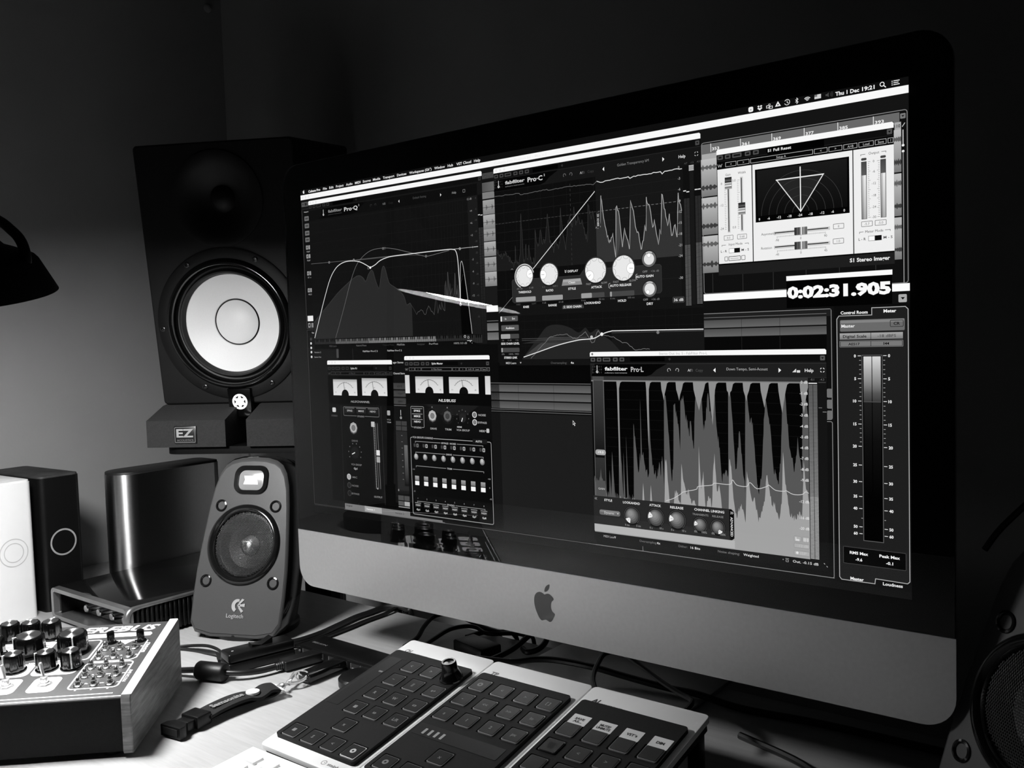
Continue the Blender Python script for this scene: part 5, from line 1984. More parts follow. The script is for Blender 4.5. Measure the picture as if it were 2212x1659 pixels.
c.rr(1118, 715, 1125, 731, 2, 160, 9)
c.t('0%      100%  MID', 1160, 738, 6, 130, 80, d=10, bold=0)
c.t('STEREO LINK', 1161, 751, 8, 235, 62, d=10, bold=.02)
c.t('MIDI Learn', 1162, 771, 8, 190, 48, d=10)
c.poly([(1203, 768), (1211, 768), (1207, 774)], 180, 10)
c.t('Oversampling:', 1378, 771, 8, 90, 70, d=10, bold=0)
c.t('4x', 1436, 771, 8, 225, 14, d=10)
c.done('compressor_display', display)

# ---- needle-meter plug-ins
def vu(c, x0, y0, x1, y1, ang, d=4):
    c.rr(x0 - 5, y0 - 6, x1 + 5, y1 + 6, 4, 3, d)
    c.rect(x0, y0, x1, y1, 205, d + 1, c2=225)
    c.rect(x0, y0, x1, y0 + (y1 - y0) * .18, 160, d + 2, c2=200)
    cx, cy, r = (x0 + x1) / 2, y1 + (y1 - y0) * .12, (y1 - y0) * .92
    c.ring(cx, cy, r - .8, r + .8, 60, d + 3, a0=-140, a1=-40)
    for k in range(11):
        a = R(-140 + 10 * k)
        c.line([(cx + r * math.cos(a), cy + r * math.sin(a)), (cx + (r + 4) * math.cos(a), cy + (r + 4) * math.sin(a))], 1, 60, d + 3)
    a = R(ang)
    c.line([(cx, cy), (cx + r * 1.02 * math.cos(a), cy + r * 1.02 * math.sin(a))], 2.2, 15, d + 4)
    c.t('W', cx - 1, cy - r * .62, 8, 140, None, d=d + 3, bold=0)
    c.circ(cx, y1 - 3, (x1 - x0) * .15, 8, d + 5)
    c.t('VU', x0 + 16, y1 - 14, 6, 100, None, d=d + 3, bold=0)
    c.t('dB', x1 - 16, y1 - 14, 6, 100, None, d=d + 3, bold=0)
    c.rect(cx - (x1 - x0) * .16, y1, cx + (x1 - x0) * .16, y1 + 8, 3, d + 6)
def wavesbar(c, x0, x1, y, g, name):
    c.rect(x0, y - 12, x1, y + 12, 8, 2)
    W = x1 - x0
    c.line([(x0 + 4, y - 4), (x0 + 7, y + 5), (x0 + 11, y - 2), (x0 + 14, y + 5), (x0 + 18, y - 4)], 1.6, g, 4)
    for a, b_, s in ((.055, .125, '<'), (.13, .205, '>'), (.21, .575, name), (.58, .655, '←'), (.66, .735, '→'), (.74, .815, 'A→B'), (.82, .90, 'Load'), (.905, .965, 'Save'), (.97, 1, '?')):
        c.frame(x0 + W * a, y - 7, x0 + W * b_ - 1, y + 7, g, 1.2, 0, 3)
        s = s.replace('←', '<').replace('→', '>')
        c.t(s, x0 + W * (a + b_) / 2, y, 7, g if len(s) > 1 else g, None, d=4, bold=0)
c = Cv(34)
x0, x1 = 135, 538
c.rect(103, 1369, 103.1, 1369.1, 10, 0)
c.rect(x0, 756, x1, 1372, 6, 0)
titlebar(c, x0, x1, 756, 774)
hostbar(c, x0, x1, 790, 50)
c.t('Spike R1', 305, 790, 8, 210, 40, d=4)
wavesbar(c, x0, x1, 812, 75, 'A: Mike R1')
c.rect(x0, 826, x1, 945, 4, 2)
vu(c, 168, 838, 321, 908, -97)
vu(c, 352, 832, 504, 906, -100)
c.t('NLS/CHANNEL', 337, 933, 9, 165, 118, d=5, shear=.2)
c.rect(x0 + 4, 946, x1 - 4, 1368, 11, 2)
c.rect(222, 948, 222 + 245, 1368, 15, 3, c2=9)
c.line([(214, 950), (209, 1366)], 2, 45, 4)
c.line([(462, 950), (466, 1366)], 2, 45, 4)
c.frame(228, 956, 450, 996, 120, 2, 5, 4)
for i, s in enumerate(('SPIKE', 'MIKE', 'NEVO')):
    c.rr(238 + i * 72, 962, 298 + i * 72, 984, 2, 30, 4)
    c.rect(238 + i * 72, 961, 298 + i * 72, 963, 130, 5)
    c.t(s, 268 + i * 72, 973, 8, 190, 34, d=6)
c.rect(312, 990, 362, 1002, 14, 5)
c.t('STUDIO', 337, 996, 7, 150, 42, d=6)
c.rr(156, 962, 179, 982, 5, 205, 4)
c.t('STEREO', 168, 998, 7, 90, 40, d=5)
c.rr(498, 966, 516, 986, 3, 165, 4)
c.t('VCA', 507, 1004, 6, 150, 22, d=5)
c.t('TRIM', 507, 1015, 6, 150, 24, d=5)
def hexknob(c, x, y, r, g, d=5, ang=130):
    for k in range(24):
        a = R(15 * k)
        c.line([(x + (r + 5) * math.cos(a), y + (r + 5) * math.sin(a)), (x + (r + 9) * math.cos(a), y + (r + 9) * math.sin(a))], 1.2, 60, d)
    c.circ(x, y + 3, r, int(g * .5), d, n=8)
    c.circ(x, y - 1, r * .95, g, d + 1, n=8)
    c.circ(x, y, r * .62, int(g * .7), d + 2)
    c.ring(x, y, r * .56, r * .64, min(255, int(g * 1.25)), d + 3)
hexknob(c, 288, 1047, 25, 165)
c.t('DRIVE', 293, 1103, 8, 110, 38, d=5)
c.circ(291, 1154, 26, 26, 5)
c.line([(291, 1154), (272, 1162)], 4, 225, 6)
for k in range(8):
    a = R(150 + 34 * k)
    c.circ(291 + 40 * math.cos(a), 1154 + 40 * math.sin(a), 2.6, 120, 5)
c.t('VCA GROUP', 297, 1206, 8, 130, 66, d=5)
c.t('Gp1', 291, 1223, 9, 200, 22, d=5)
for y, g, s in ((1262, 160, 'MIC'), (1299, 34, 'NOISE'), (1334, 26, 'BYPASS')):
    c.ring(246, y, 9, 13, min(255, g + 30), 5)
    c.circ(246, y, 9.5, g, 6)
    c.t(s, 284, y, 8, 120, 12 + 6 * len(s), d=5)
c.rect(404, 1018, 446, 1302, 22, 4)
for x in (412, 424, 436):
    c.line([(x, 1022), (x + 6, 1300)], 2.2, 120, 5)
for k in range(40):
    c.rect(414, 1024 + 7 * k, 420, 1026 + 7 * k, 150, 6)
c.rr(399, 1016, 420, 1038, 2, 190, 6)
c.rr(424, 1136, 445, 1162, 2, 225, 7)
c.rr(424, 1162, 445, 1188, 2, 165, 7)
c.rect(424, 1158, 445, 1164, 60, 8)
c.circ(424, 1300, 4, 150, 7)
c.t('OUTPUT', 425, 1336, 8, 150, 50, d=5)
c.done('channel_meter_display', display)

c = Cv(46)
x0, x1 = 611, 1061
c.rect(x0, 741, x1, 1398, 6, 0)
titlebar(c, x0, x1, 741, 757)
c.t('Stereo Out: Ins. 2 - NLS Buss Stereo', 840, 749, 8, 236, 180, d=7, bold=0)
hostbar(c, x0, x1, 772, 70)
c.t('Spike Master', 792, 771, 8, 230, 60, d=4)
wavesbar(c, x0, x1, 794, 130, 'A: Mike Master')
c.rect(x0, 808, x1, 935, 5, 2)
c.rect(x0, 818, 636, 892, 205, 5, c2=225)
c.rect(1035, 820, x1, 890, 205, 5, c2=225)
vu(c, 669, 823, 820, 889, -96)
vu(c, 851, 824, 1002, 888, -97)
c.t('NLS/BUSS', 838, 917, 11, 215, 92, d=5, shear=.2, bold=.02)
c.rect(x0, 934, x1, 1060, 14, 2, c2=9)
c.poly([(720, 934), (1000, 934), (930, 975), (800, 975)], 26, 3)
c.frame(636, 944, 710, 1030, 150, 2, 5, 4)
for i, s in enumerate(('SPIKE', 'MIKE', 'NEVO')):
    c.rr(643, 953 + 22 * i, 702, 970 + 22 * i, 2, 22, 4)
    c.rect(643, 952 + 22 * i, 702, 954 + 22 * i, 160, 5)
    c.t(s, 672, 962 + 22 * i, 8, 225, 36, d=6, bold=.02)
c.rect(650, 1024, 696, 1036, 12, 5)
c.t('STUDIO', 673, 1030, 7, 190, 42, d=6)
hexknob(c, 756, 980, 23, 175)
hexknob(c, 837, 979, 22, 90)
c.circ(916, 983, 18, 34, 5)
c.line([(916, 983), (910, 998)], 3.4, 235, 7)
for k in range(9):
    a = R(140 + 32 * k)
    c.t('12345678'[k % 8], 916 + 31 * math.cos(a), 983 + 31 * math.sin(a), 5, 150, None, d=5, bold=0)
for y, s in ((969, 'NOISE'), (998, 'BYPASS')):
    c.ring(977, y, 9, 12, 210, 6)
    c.circ(977, y, 9.5, 120, 5)
    c.t(s, 1015, y, 8, 175, 36 if s == 'NOISE' else 44, d=5)
for s, x in (('DRIVE', 760), ('TRIM', 838), ('VCA GROUP', 916)):
    c.t(s, x, 1031, 8, 170, 34 if s != 'VCA GROUP' else 68, d=5)
c.t('0', 756, 945, 6, 190, d=5)
c.t('0', 837, 945, 6, 190, d=5)
c.t('NONE', 898, 1019, 6, 230, 24, d=5)
c.t('HIDE', 1012, 1030, 8, 200, 26, d=5)
c.rect(1027, 1028, 1032, 1030, 200, 5)
c.rr(1034, 1020, 1048, 1036, 3, 190, 5)
c.rect(x0, 1062, x1, 1398, 5, 3)
c.frame(628, 1070, 1056, 1388, 165, 2.4, 8, 4)
c.rect(640, 1064, 756, 1078, 5, 5)
c.t('VCA GROUPS CONSOLE', 642, 1070, 8, 190, 112, 'l', d=6)
c.rr(963, 1062, 1036, 1080, 2, 24, 6)
c.t('AUTO', 994, 1071, 8, 215, 32, d=7)
def tie(y, s, w_):
    c.line([(656, y + 6), (656, y), (1014, y), (1014, y + 6)], 2, 150, 5)
    c.rect(838 - w_ / 2 - 5, y - 5, 838 + w_ / 2 + 5, y + 5, 5, 6)
    c.t(s, 838, y, 7, 190, w_, d=7)
tie(1087, 'BYPASS  NOISE', 76)
tie(1131, 'DRIVE', 30)
tie(1187, 'TRIM', 26)
tie(1332, 'STUDIO', 40)
for i in range(8):
    x = 659 + i * 50
    c.rr(x - 13, 1096, x - 2, 1110, 3, 62, 5)
    c.rr(x + 2, 1096, x + 15, 1111, 3, 105 if i == 0 else 165, 5)
    c.rect(x + 6, 1100, x + 11, 1107, 50, 6)
    c.circ(x - 1, 1150, 12, 110, 5)
    c.circ(x - 2, 1147, 10, 160, 6)
    c.line([(x - 2, 1150), (x - 2, 1139)], 3, 245, 7)
    c.line([(x + 1, 1205), (x + 1, 1300)], 2, 0, 4)
    c.rect(x - 12, 1228, x + 11, 1247, 160, 6, c2=110)
    c.rect(x - 12, 1249, x + 11, 1266, 245, 6)
    c.rect(x - 12, 1246, x + 11, 1249, 20, 7)
    c.t(str(i + 1), x, 1320, 6, 170, d=5)
    c.rr(x - 17, 1338, x + 16, 1356, 2, 40, 5)
    c.rect(x - 17, 1338, x + 16, 1340, 160, 6)
    c.t('NGIV', x, 1348, 7, 205, 26, d=7)
    c.t('Gp' + str(i + 1), x, 1366, 7.5, 225, 19, d=6)
c.t('+10', 641, 1202, 6, 140, d=5)
c.t('-10', 641, 1292, 6, 140, d=5)
c.t('+10', 1040, 1213, 6, 170, d=5)
c.t('0', 1041, 1247, 6, 170, d=5)
c.t('-10', 1044, 1290, 6, 170, d=5)
c.done('buss_meter_display', display)

# ---- stereo imager window
c = Cv(18)
x0, x1 = 1996, 2521
c.rect(x0, 115, x1, 502, 30, 0)
titlebar(c, x0, x1, 114.5, 131, False)
hostbar(c, x0, x1, 140, 80)
c.rect(2160, 132, 2330, 152, 2, 4)
c.t('S1 Full Reset', 2161, 141, 8.5, 235, 72, 'l', d=6, bold=.02)
wavesbar(c, x0, x1, 164, 190, 'Setup A')
c.rect(x0 + 2, 176, 2109, 466, 235, 2, ch=240)
c.rect(2112, 176, 2409, 466, 238, 2)
c.rect(2412, 176, x1, 466, 238, 2)
c.rect(2109, 176, 2112, 466, 40, 3)
c.rect(2409, 176, 2412, 466, 60, 3)
c.rect(x0, 466, x1, 470, 5, 3)
c.rect(x0, 470, x1, 502, 30, 3)
c.t('S1 Stereo Imager', 2454, 484, 11, 235, 110, d=5, bold=.03)
c.rect(2120, 192, 2400, 350, 4, 3)
c.rect(2126, 196, 2394, 332, 26, 4, c2=12)
c.poly([(2187, 231), (2327, 231), (2259, 331)], 36, 5)
for r_ in (24, 48, 72, 96, 120):
    c.ring(2259, 332, r_, r_ + 1, 62, 6, 60, 180, 360)
c.line([(2187, 231), (2327, 231), (2259, 331)], 2.6, 225, 7, True)
c.line([(2259, 201), (2259, 331)], 3, 240, 7)
c.line([(2185, 232), (2324, 232)], 2, 240, 7)
for s, x in zip(('0', '-6', '-12', '-18', '-24', '-18', '-12', '-6', '0'), (2132, 2161, 2193, 2225, 2257, 2288, 2322, 2352, 2385)):
    c.t(s, x, 341, 7.5, 230, None, d=6)
def fader(x, y, d=6):
    c.rect(x - 11, y - 18, x + 12, y + 18, 120, d - 1)
    for k, g in enumerate((30, 60, 90, 40, 200, 150, 235, 120, 160)):
        c.rect(x - 11, y - 18 + k * 4, x + 11, y - 14 + k * 4, g, d)
def hfader(x, y, d=6):
    c.rect(x - 17, y - 10, x + 20, y + 12, 160, d - 1)
    for k, g in enumerate((40, 60, 90, 70, 110, 230, 120, 150, 110, 90)):
        c.rect(x - 19 + k * 3.8, y - 11, x - 15.2 + k * 3.8, y + 11, g, d)
for x, y1 in ((2033, 369), (2076, 368)):
    c.rect(x - 4, 207, x + 5, 372, 200, 3)
    c.rect(x - 1.4, 210, x + 1.4, y1, 10, 4)
for k in range(28):
    c.rect(2020, 215 + k * 5.4, 2025 + (3 if k % 7 == 0 else 0), 216 + k * 5.4, 130, 3)
    c.rect(2062, 215 + k * 5.4, 2067 + (3 if k % 7 == 0 else 0), 216 + k * 5.4, 130, 3)
fader(2033, 221)
fader(2076, 303)
for s, x, y, g in (('Gain', 2033, 195, 70), ('Width', 2078, 194, 70), ('0', 2011, 220, 70), ('3.0', 2052, 215, 90), ('-12', 2010, 286, 80), ('-24', 2010, 358, 90), ('0.0', 2051, 357, 90), ('Input Mode', 2054, 408, 60), ('Output', 2468, 191, 60),
                   ('Meter Mode', 2467, 407, 50), ('Asymmetry', 2160, 387, 60), ('Rotation', 2153, 429, 60)):
    c.t(s, x, y, 7.5, g, None, d=5, bold=0)
c.line([(2009, 413), (2009, 409), (2022, 409)], 1.2, 60, 4)
c.line([(2084, 409), (2096, 409), (2096, 413)], 1.2, 60, 4)
c.line([(2427, 412), (2427, 407), (2438, 407)], 1.2, 60, 4)
c.line([(2496, 407), (2510, 407), (2510, 411)], 1.2, 60, 4)
c.line([(2432, 196), (2432, 192), (2445, 192)], 1.2, 60, 4)
c.line([(2488, 191), (2500, 191), (2500, 195)], 1.2, 60, 4)
for xa, ya, s in ((2016, 380, '0.0'), (2060, 380, '0.68'), (2353, 377, '0'), (2352, 419, '1.0'), (2432, 378, '-5.7'), (2469, 378, '-5.0')):
    c.frame(xa, ya, xa + 31, ya + 15, 60, 1.2, 2, 4)
    c.t(s, xa + 15.5, ya + 7.5, 7, 110, None, d=5, bold=0)
for xs, y in ((2008, 428), (2427, 427)):
    off = 0
    c.t('L - R', xs + 7, y, 7.5, 60, 20, d=5)
    c.rect(xs + 24, y - 7, xs + 60, y + 7, 15, 4)
    c.rr(xs + 24, y - 7, xs + 42, y + 7, 1, 250, 5)
    c.frame(xs + 24, y - 7, xs + 42, y + 7, 90, 1, 1, 6)
    c.t('M - S', xs + 77, y, 7.5, 60, 24, d=5)
c.frame(2017, 445, 2028, 459, 50, 1.4, 2, 4)
c.frame(2030, 445, 2070, 459, 30, 1.6, 2, 4)
c.frame(2072, 445, 2085, 459, 50, 1.4, 2, 4)
c.line([(2036, 452), (2064, 452)], 1, 60, 5)
c.t('Stereo', 2050, 452, 1, 60, d=5)
for y, lo, hi in ((386.5, '-90', '90'), (428.5, '-45', '45')):
    c.rect(2176, y - 4, 2344, y + 6, 205, 3)
    c.rect(2179, y - 1.4, 2339, y + 1.4, 10, 4)
    for k in range(41):
        c.rect(2186 + k * 3.6, y + 10, 2187 + k * 3.6, y + 14 + (3 if k % 20 == 0 else 0), 130, 3)
    hfader(2258, y + 1)
    c.t(lo, 2186, y + 22, 7, 70, None, d=5, bold=0)
    c.t('0', 2258, y + 22, 7, 70, None, d=5, bold=0)
    c.t(hi, 2331, y + 21, 7, 70, None, d=5, bold=0)
for xa in (2433, 2485):
    c.rr(xa, 202, xa + 15, 209, 3, 70, 4)
    c.rect(xa, 212, xa + 15, 372, 60, 4)
    c.rect(xa + 1.5, 213, xa + 13.5, 250, 70, 5, c2=90)
    c.rect(xa + 1.5, 250, xa + 6, 371, 190, 6, c2=130)
    c.rect(xa + 6, 250, xa + 13.5, 371, 235, 6, c2=170)
for k in range(31):
    y = 214 + k * 5.13
    L_ = 7 if k % 5 == 0 else 4
    c.rect(2451, y, 2451 + L_, y + 1, 110, 4)
    c.rect(2483 - L_, y, 2483, y + 1, 110, 4)
for s, y in zip(('0', '-6', '-12', '-18', '-24', '-30'), (214, 242, 275, 308, 340, 368)):
    c.t(s, 2467, y, 7, 70, None, d=5, bold=0)
c.done('imager_display', display)

# ---- time display
c = Cv(30)
c.rect(2213, 517.5, 2515, 531.5, 250, 4)
c.rect(2213, 531.5, 2514, 612, 3, 1)
c.t('0:02:31.905', 2363, 566, 33, 250, 296, d=4, bold=.055)
c.done('time_display', display)

# ---- limiter window
c = Cv(60)
x0, x1 = 1512, 2330
c.rect(x0, 735, x1, 1391, 22, 0)
titlebar(c, x0, x1, 734.5, 750, False)
c.circ(1522, 742, 4, 120, 7)
c.t('Stereo Out: Ins. 5 - FabFilter Pro-L', 1868, 742.5, 8.5, 175, 172, d=8, bold=0)
hostbar(c, x0, x1, 761, 85)
fabhead(c, x0, x1, 734, 'Pro·L', '', 1571, 190, (2085, 'Down Tempo, Semi-Acoust', 134), 1.0)
for s, x, g in (('A/', 1890, 220), ('B', 1900, 90), ('Copy', 1925, 80)):
    c.t(s, x, 797, 9, g, None, bold=0)
c.t('Help', 2279, 797, 10, 235, 26)
for x, a, b_ in ((1817, 120, 380), (1847, 160, 420)):
    c.ring(x, 797, 4.5, 6.4, 170, a0=a, a1=b_)
c.poly([(1973, 797), (1981, 790), (1981, 804)], 245, 3)
c.poly([(2194, 797), (2186, 790), (2186, 804)], 245, 3)
c.poly([(2228, 803), (2240, 792), (2240, 803)], 215, 3)
c.rr(2242, 797, 2252, 804, 1, 215, 3)
c.frame(2312, 790, 2324, 803, 235, 1.8, 3, 3)
c.rect(2316, 788, 2320, 805, 28, 4)
c.rect(2310, 794, 2326, 799, 28, 4)
c.rect(x0 + 3, 818, x1, 832, 50, 2)
c.rect(x0 + 3, 832, 2275, 1362, 5, 2)
for y in (865, 897, 930, 963, 995, 1027, 1059, 1092, 1124, 1189):
    c.line([(1572, y), (2262, y)], .9, 22, 3)
# input level history (mid grey), output level (light grey)
mid = [(1517, 1175), (1524, 1190), (1533, 1180), (1539, 1170), (1545, 1137), (1551, 1172), (1562, 1187), (1566, 1225), (1576, 1232), (1580, 1140), (1585, 1232), (1592, 1077), (1596, 1160), (1600, 1232), (1616, 1232), (1620, 1000), (1624, 836), (1626, 1060), (1634, 1232),
       (1637, 1075), (1641, 1232), (1648, 1232), (1649, 1019), (1654, 1232), (1674, 1232), (1679, 977), (1684, 1020), (1690, 1100), (1695, 1141), (1701, 1075), (1704, 1110), (1707, 892), (1709, 1080), (1714, 1070), (1718, 1110), (1724, 1130), (1731, 1154), (1735, 1140),
       (1738, 840), (1742, 1030), (1748, 1120), (1758, 1138), (1766, 1150), (1774, 1100), (1778, 1150), (1785, 1080), (1790, 1180), (1796, 900), (1798, 860), (1802, 880), (1808, 960), (1819, 1162), (1826, 1100), (1831, 909), (1840, 930), (1848, 985), (1852, 1060), (1856, 899),
       (1864, 890), (1868, 898), (1873, 960), (1876, 940), (1885, 1010), (1890, 960), (1901, 1050), (1908, 900), (1914, 860), (1920, 840), (1931, 873), (1936, 991), (1943, 960), (1954, 868), (1958, 930), (1965, 940), (1970, 880), (1975, 859), (1982, 989), (1990, 1040), (1996, 1144),
       (2004, 1130), (2010, 1110), (2018, 1125), (2022, 870), (2029, 872), (2034, 940), (2042, 1108), (2048, 1080), (2057, 986), (2064, 1060), (2073, 1180), (2079, 840), (2083, 871), (2092, 960), (2101, 957), (2108, 1080), (2116, 1171), (2122, 1150), (2128, 1120), (2134, 1010),
       (2142, 892), (2150, 930), (2158, 980), (2165, 1090), (2172, 1110), (2180, 1143), (2188, 1080), (2195, 913), (2201, 860), (2207, 891), (2214, 1000), (2222, 1060), (2231, 1099), (2238, 1050), (2242, 996), (2248, 1060), (2254, 1110), (2259, 840), (2266, 880), (2275, 930)]
mj = jag(mid, 17, 1.6)
c.fillcurve(mj, 1362, 86, 4)
lt = [(1514, 1362), (1517, 1300), (1620, 1233), (1626, 1233), (1650, 1240), (1672, 1240), (1676, 1230), (1680, 1260), (1706, 1250), (1711, 1175), (1715, 1250), (1736, 1240), (1740, 1180), (1746, 1260), (1790, 1240), (1796, 1090), (1800, 1090), (1806, 1180), (1812, 1250),
      (1822, 1250), (1830, 1190), (1838, 1200), (1850, 1240), (1855, 1100), (1862, 1160), (1872, 1200), (1880, 1190), (1890, 1230), (1900, 1220), (1912, 1250), (1918, 1040), (1924, 1180), (1932, 1120), (1938, 1240), (1950, 1200), (1960, 1230), (1968, 1100), (1972, 1060),
      (1978, 1180), (1986, 1160), (1996, 1250), (2016, 1262), (2022, 1080), (2028, 1100), (2034, 1200), (2044, 1261), (2060, 1213), (2073, 1272), (2080, 1110), (2086, 1140), (2095, 1200), (2104, 1190), (2115, 1266), (2126, 1230), (2136, 1200), (2143, 1119), (2150, 1150),
      (2160, 1210), (2168, 1200), (2181, 1252), (2190, 1200), (2196, 1043), (2202, 1140), (2214, 1230), (2234, 1246), (2244, 1220), (2252, 1240), (2259, 1066), (2265, 1150), (2275, 1190)]
c.fillcurve(jag(lt, 12, 2), 1362, 160, 5)
# gain reduction hanging from the top
c.rect(1515, 831, 2275, 836, 120, 6)
for x, w_, dp in ((1622, 4, 230), (1736, 5, 150), (1796, 8, 40), (1852, 10, 40), (1922, 18, 60), (1968, 10, 90), (2026, 8, 30), (2082, 9, 38), (2140, 11, 50), (2196, 11, 60), (2262, 10, 60)):
    c.poly([(x - w_ - 2, 834), (x - w_, 860), (x - w_ * .5, 836 + dp), (x, 836 + dp * 1.5), (x + w_ * .4, 836 + dp), (x + w_, 860), (x + w_ + 5, 840), (x + w_ + 14, 834)], 140, 7)
c.line(smoothpts([(1796, 1228), (1823, 1218), (1850, 1201), (1861, 1193), (1906, 1181), (1914, 1171), (1961, 1163), (1971, 1156), (2022, 1156), (2032, 1141), (2046, 1156), (2078, 1158), (2090, 1145), (2112, 1162), (2143, 1153), (2150, 1148), (2171, 1162), (2198, 1163), (2205, 1161), (2226, 1170), (2253, 1168), (2264, 1159), (2273, 1163)], 4), 2, 205, 8)
# gain slider
c.rect(1520, 819, 1566, 1234, 75, 3, c2=30)
c.rect(1524, 832, 1562, 1100, 62, 8, c2=14)
c.rect(1524, 1180, 1562, 1232, 80, 8)
c.line([(1522, 832), (1522, 1232)], 1.2, 110, 9)
c.line([(1565, 832), (1565, 1232)], 1.2, 110, 9)
c.rr(1525, 1072, 1567, 1091, 8, 165, 10)
c.t('+9.0', 1546, 1081, 8, 245, 24, d=11)
c.t('GAIN', 1546, 1208, 7, 190, 26, d=11)
# right scale
for s, y in zip(('0 dB', '-1 dB', '-2 dB', '-3 dB', '-4 dB', '-5 dB', '-6 dB', '-7 dB', '-8 dB', '-9 dB', '-12 dB', '-16 dB', '-20 dB'), (832, 865, 897, 930, 963, 995, 1027, 1059, 1092, 1124, 1189, 1238, 1270)):
    c.t(s, 2274, y, 8.5, 225, None, 'r', d=11, bold=.01)
c.rect(2275, 819, x1, 1391, 20, 9)
c.rect(2276, 833, 2303, 1361, 30, 10)
for i in range(128):
    y = 840 + i * 4.06
    g = 115 + 50 * min(1, i / 90)
    for xx in (2277, 2290.5):
        c.rect(xx, y, xx + 12, y + 2.3, g if i < 82 else 185, 11)
c.rect(2277, 834, 2302, 836.5, 250, 12)
for s, x in (('-0.1', 2288), ('-4.3', 2317)):
    c.t(s, x, 824, 6.5, 110, None, d=12, bold=0)
c.rect(2306, 831, 2328, 834, 60, 11)
c.rect(2306, 906, 2316, 908, 110, 11)
c.rect(2318, 918, 2329, 920, 130, 11)
# control deck
c.poly([(1512, 1234), (1620, 1234), (2026, 1234), (2035, 1242), (2035, 1326), (2026, 1333), (1512, 1333)], 40, 9)
c.poly([(2019, 1236), (2026, 1235), (2035, 1242), (2035, 1326), (2028, 1332), (2019, 1332)], 8, 10)
c.tv('ADVANCED', 2027, 1290, 8, 235, 62, d=12)
for x in (2023, 2028):
    c.line([(x, 1242), (x + 4, 1246), (x, 1250)], 1.4, 220, 12)
for s, x, y, w_, h in (('STYLE', 1572, 1246, 32, 8), ('LOOKAHEAD', 1664, 1247, 66, 8), ('ATTACK', 1755, 1247, 44, 8), ('RELEASE', 1835, 1247, 48, 8), ('CHANNEL LINKING', 1950, 1246, 104, 8), ('TRANSIENTS', 1919, 1262, 56, 6.5), ('RELEASE', 1980, 1262, 38, 6.5)):
    c.t(s, x, y, h, 230 if h > 7 else 150, w_, d=12, bold=.02 if h > 7 else 0)
for s, x, y in (('0 ms', 1646, 1326), ('5 ms', 1690, 1325), ('0 s', 1738, 1326), ('10 s', 1777, 1324), ('0 s', 1818, 1324), ('10 s', 1860, 1323), ('0%', 1902, 1320), ('100%', 1932, 1320), ('0%', 1963, 1320), ('100%', 1996, 1320)):
    c.t(s, x, y - 2, 7, 165, None, d=12, bold=0)
def gknob(x, y, r, ang):
    c.circ(x, y, r + 6, 14, 10)
    c.ring(x, y, r + 2.5, r + 4, 85, 11, a0=130, a1=410)
    for k, g in enumerate((70, 92, 112, 128, 140)):
        c.circ(x - r * .05 * k, y - r * .07 * k, r * (1 - .17 * k), g, 12 + k)
    a = R(ang)
    p1 = [(x + r * math.cos(a + t), y + r * math.sin(a + t)) for t in [(-.42 + .084 * i) for i in range(11)]]
    p2 = [(x + r * .66 * math.cos(a) + r * .22 * math.cos(a + t), y + r * .66 * math.sin(a) + r * .22 * math.sin(a + t)) for t in [(2.2 + .2 * i) for i in range(9)]]
    c.poly(p1 + p2, 235, 18)
    c.line([(x + r * .55 * math.cos(a), y + r * .55 * math.sin(a)), (x + r * .85 * math.cos(a), y + r * .85 * math.sin(a))], 1.2, 120, 19)
gknob(1665, 1291, 27, 130)
gknob(1756, 1288, 28, 195)
gknob(1835, 1288, 28, 188)
gknob(1918, 1295, 21, 190)
gknob(1979, 1297, 21, 60)
c.rr(1535, 1281, 1619, 1299, 7, 105, 11)
c.rr(1537, 1282, 1617, 1289, 4, 128, 12)
c.t('Dynamic', 1575, 1290, 8, 220, 40, d=13, bold=0)
c.poly([(1606, 1288), (1613, 1288), (1609.5, 1293)], 210, 13)
c.line([(1521, 1240), (1517, 1244), (1521, 1248)], 1.2, 170, 11)
c.line([(1526, 1240), (1522, 1244), (1526, 1248)], 1.2, 170, 11)
c.rect(1513, 1333, 2036, 1358, 178, 6)
c.rect(x0, 1361, x1, 1391, 20, 9)
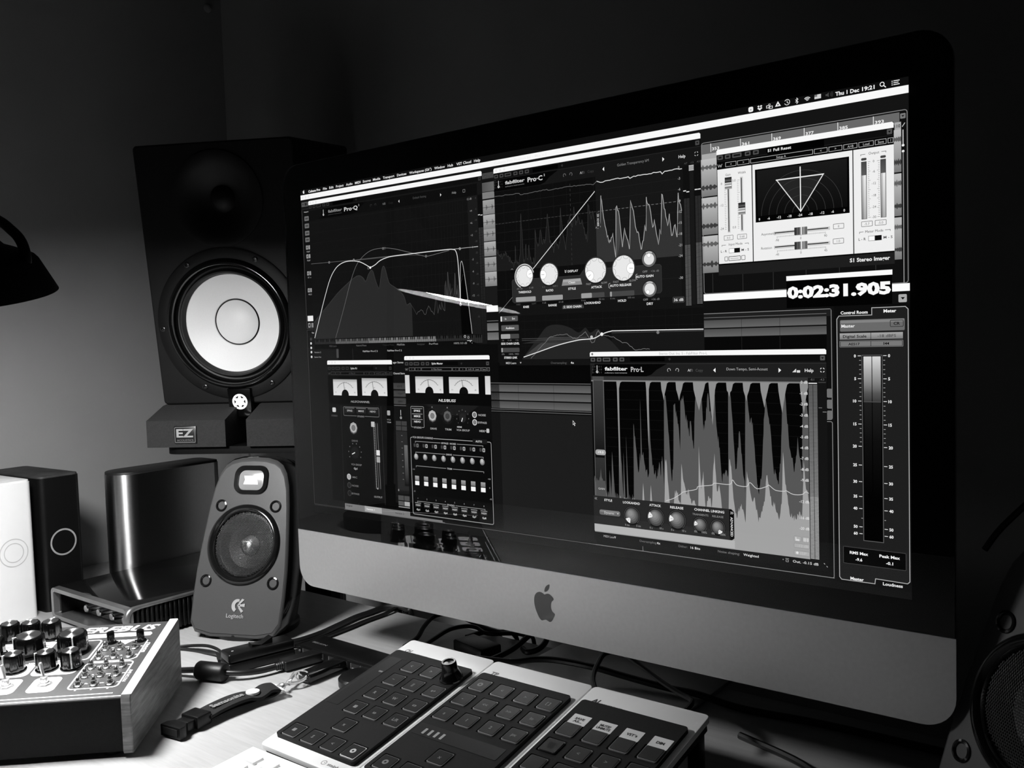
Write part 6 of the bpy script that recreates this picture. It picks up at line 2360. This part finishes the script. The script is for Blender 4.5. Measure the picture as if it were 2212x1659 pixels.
for s, x, w_, g, al in (('MIDI Learn', 1574, 48, 190, 'c'), ('Oversampling:', 1725, 66, 120, 'c'), ('4x', 1765, 13, 225, 'c'), ('Dither:', 1855, 32, 120, 'c'), ('16 Bits', 1899, 34, 225, 'c'), ('Noise shaping:', 2015, 74, 130, 'c'), ('Weighted', 2089, 50, 230, 'c'), ('Out. -0.15 dB', 2261, 78, 215, 'c')):
    c.t(s, x, 1373, 8, g, w_, al, d=12, bold=0 if g < 200 else .01)
c.poly([(1592, 1370), (1600, 1370), (1596, 1375)], 190, 12)
c.frame(2200, 1371, 2209, 1378, 170, 1.2, 1, 12)
c.rect(2199, 1367, 2210, 1368.4, 170, 12)
c.circ(2192, 1372, 1.8, 150, 12)
c.line([(2316, 1367), (2327, 1378)], 1.6, 190, 12)
c.rect(2319, 1370, 2324, 1375, 20, 13)
for (a, b_, e, f) in ((2226, 1295, 2249, 1312), (2252, 1295, 2274, 1310), (2226, 1317, 2274, 1331), (2226, 1339, 2274, 1354)):
    c.rr(a, b_, e, f, 3, 172, 7)
    c.frame(a, b_, e, f, 140, 1.2, 3, 8)
c.rect(2232, 1304, 2243, 1310, 215, 9)
c.rect(2231, 1299, 2234, 1310, 215, 9)
for x in (2256, 2261, 2267):
    c.rect(x, 1299, x + 3, 1310, 215, 9)
c.t('-12 dB', 2253, 1324, 8, 190, 32, d=10, bold=0)
c.circ(2236, 1346, 4, 225, 9)
c.t('ISP', 2255, 1346, 8, 195, 18, d=10, bold=0)
c.done('limiter_display', display)

# ---- pointer
c = Cv(84)
px, py = 1434, 974
c.poly([(px, py), (px, py + 17), (px + 4, py + 13.4), (px + 7, py + 20), (px + 10, py + 18.6), (px + 7.2, py + 12.6), (px + 12, py + 12)], 235, 1)
c.poly([(px + 1.3, py + 3), (px + 1.3, py + 14), (px + 4.5, py + 11), (px + 7.6, py + 17.6), (px + 8.6, py + 17), (px + 5.6, py + 11), (px + 9, py + 10.8)], 8, 2)
c.done('mouse_pointer', display)

flush()
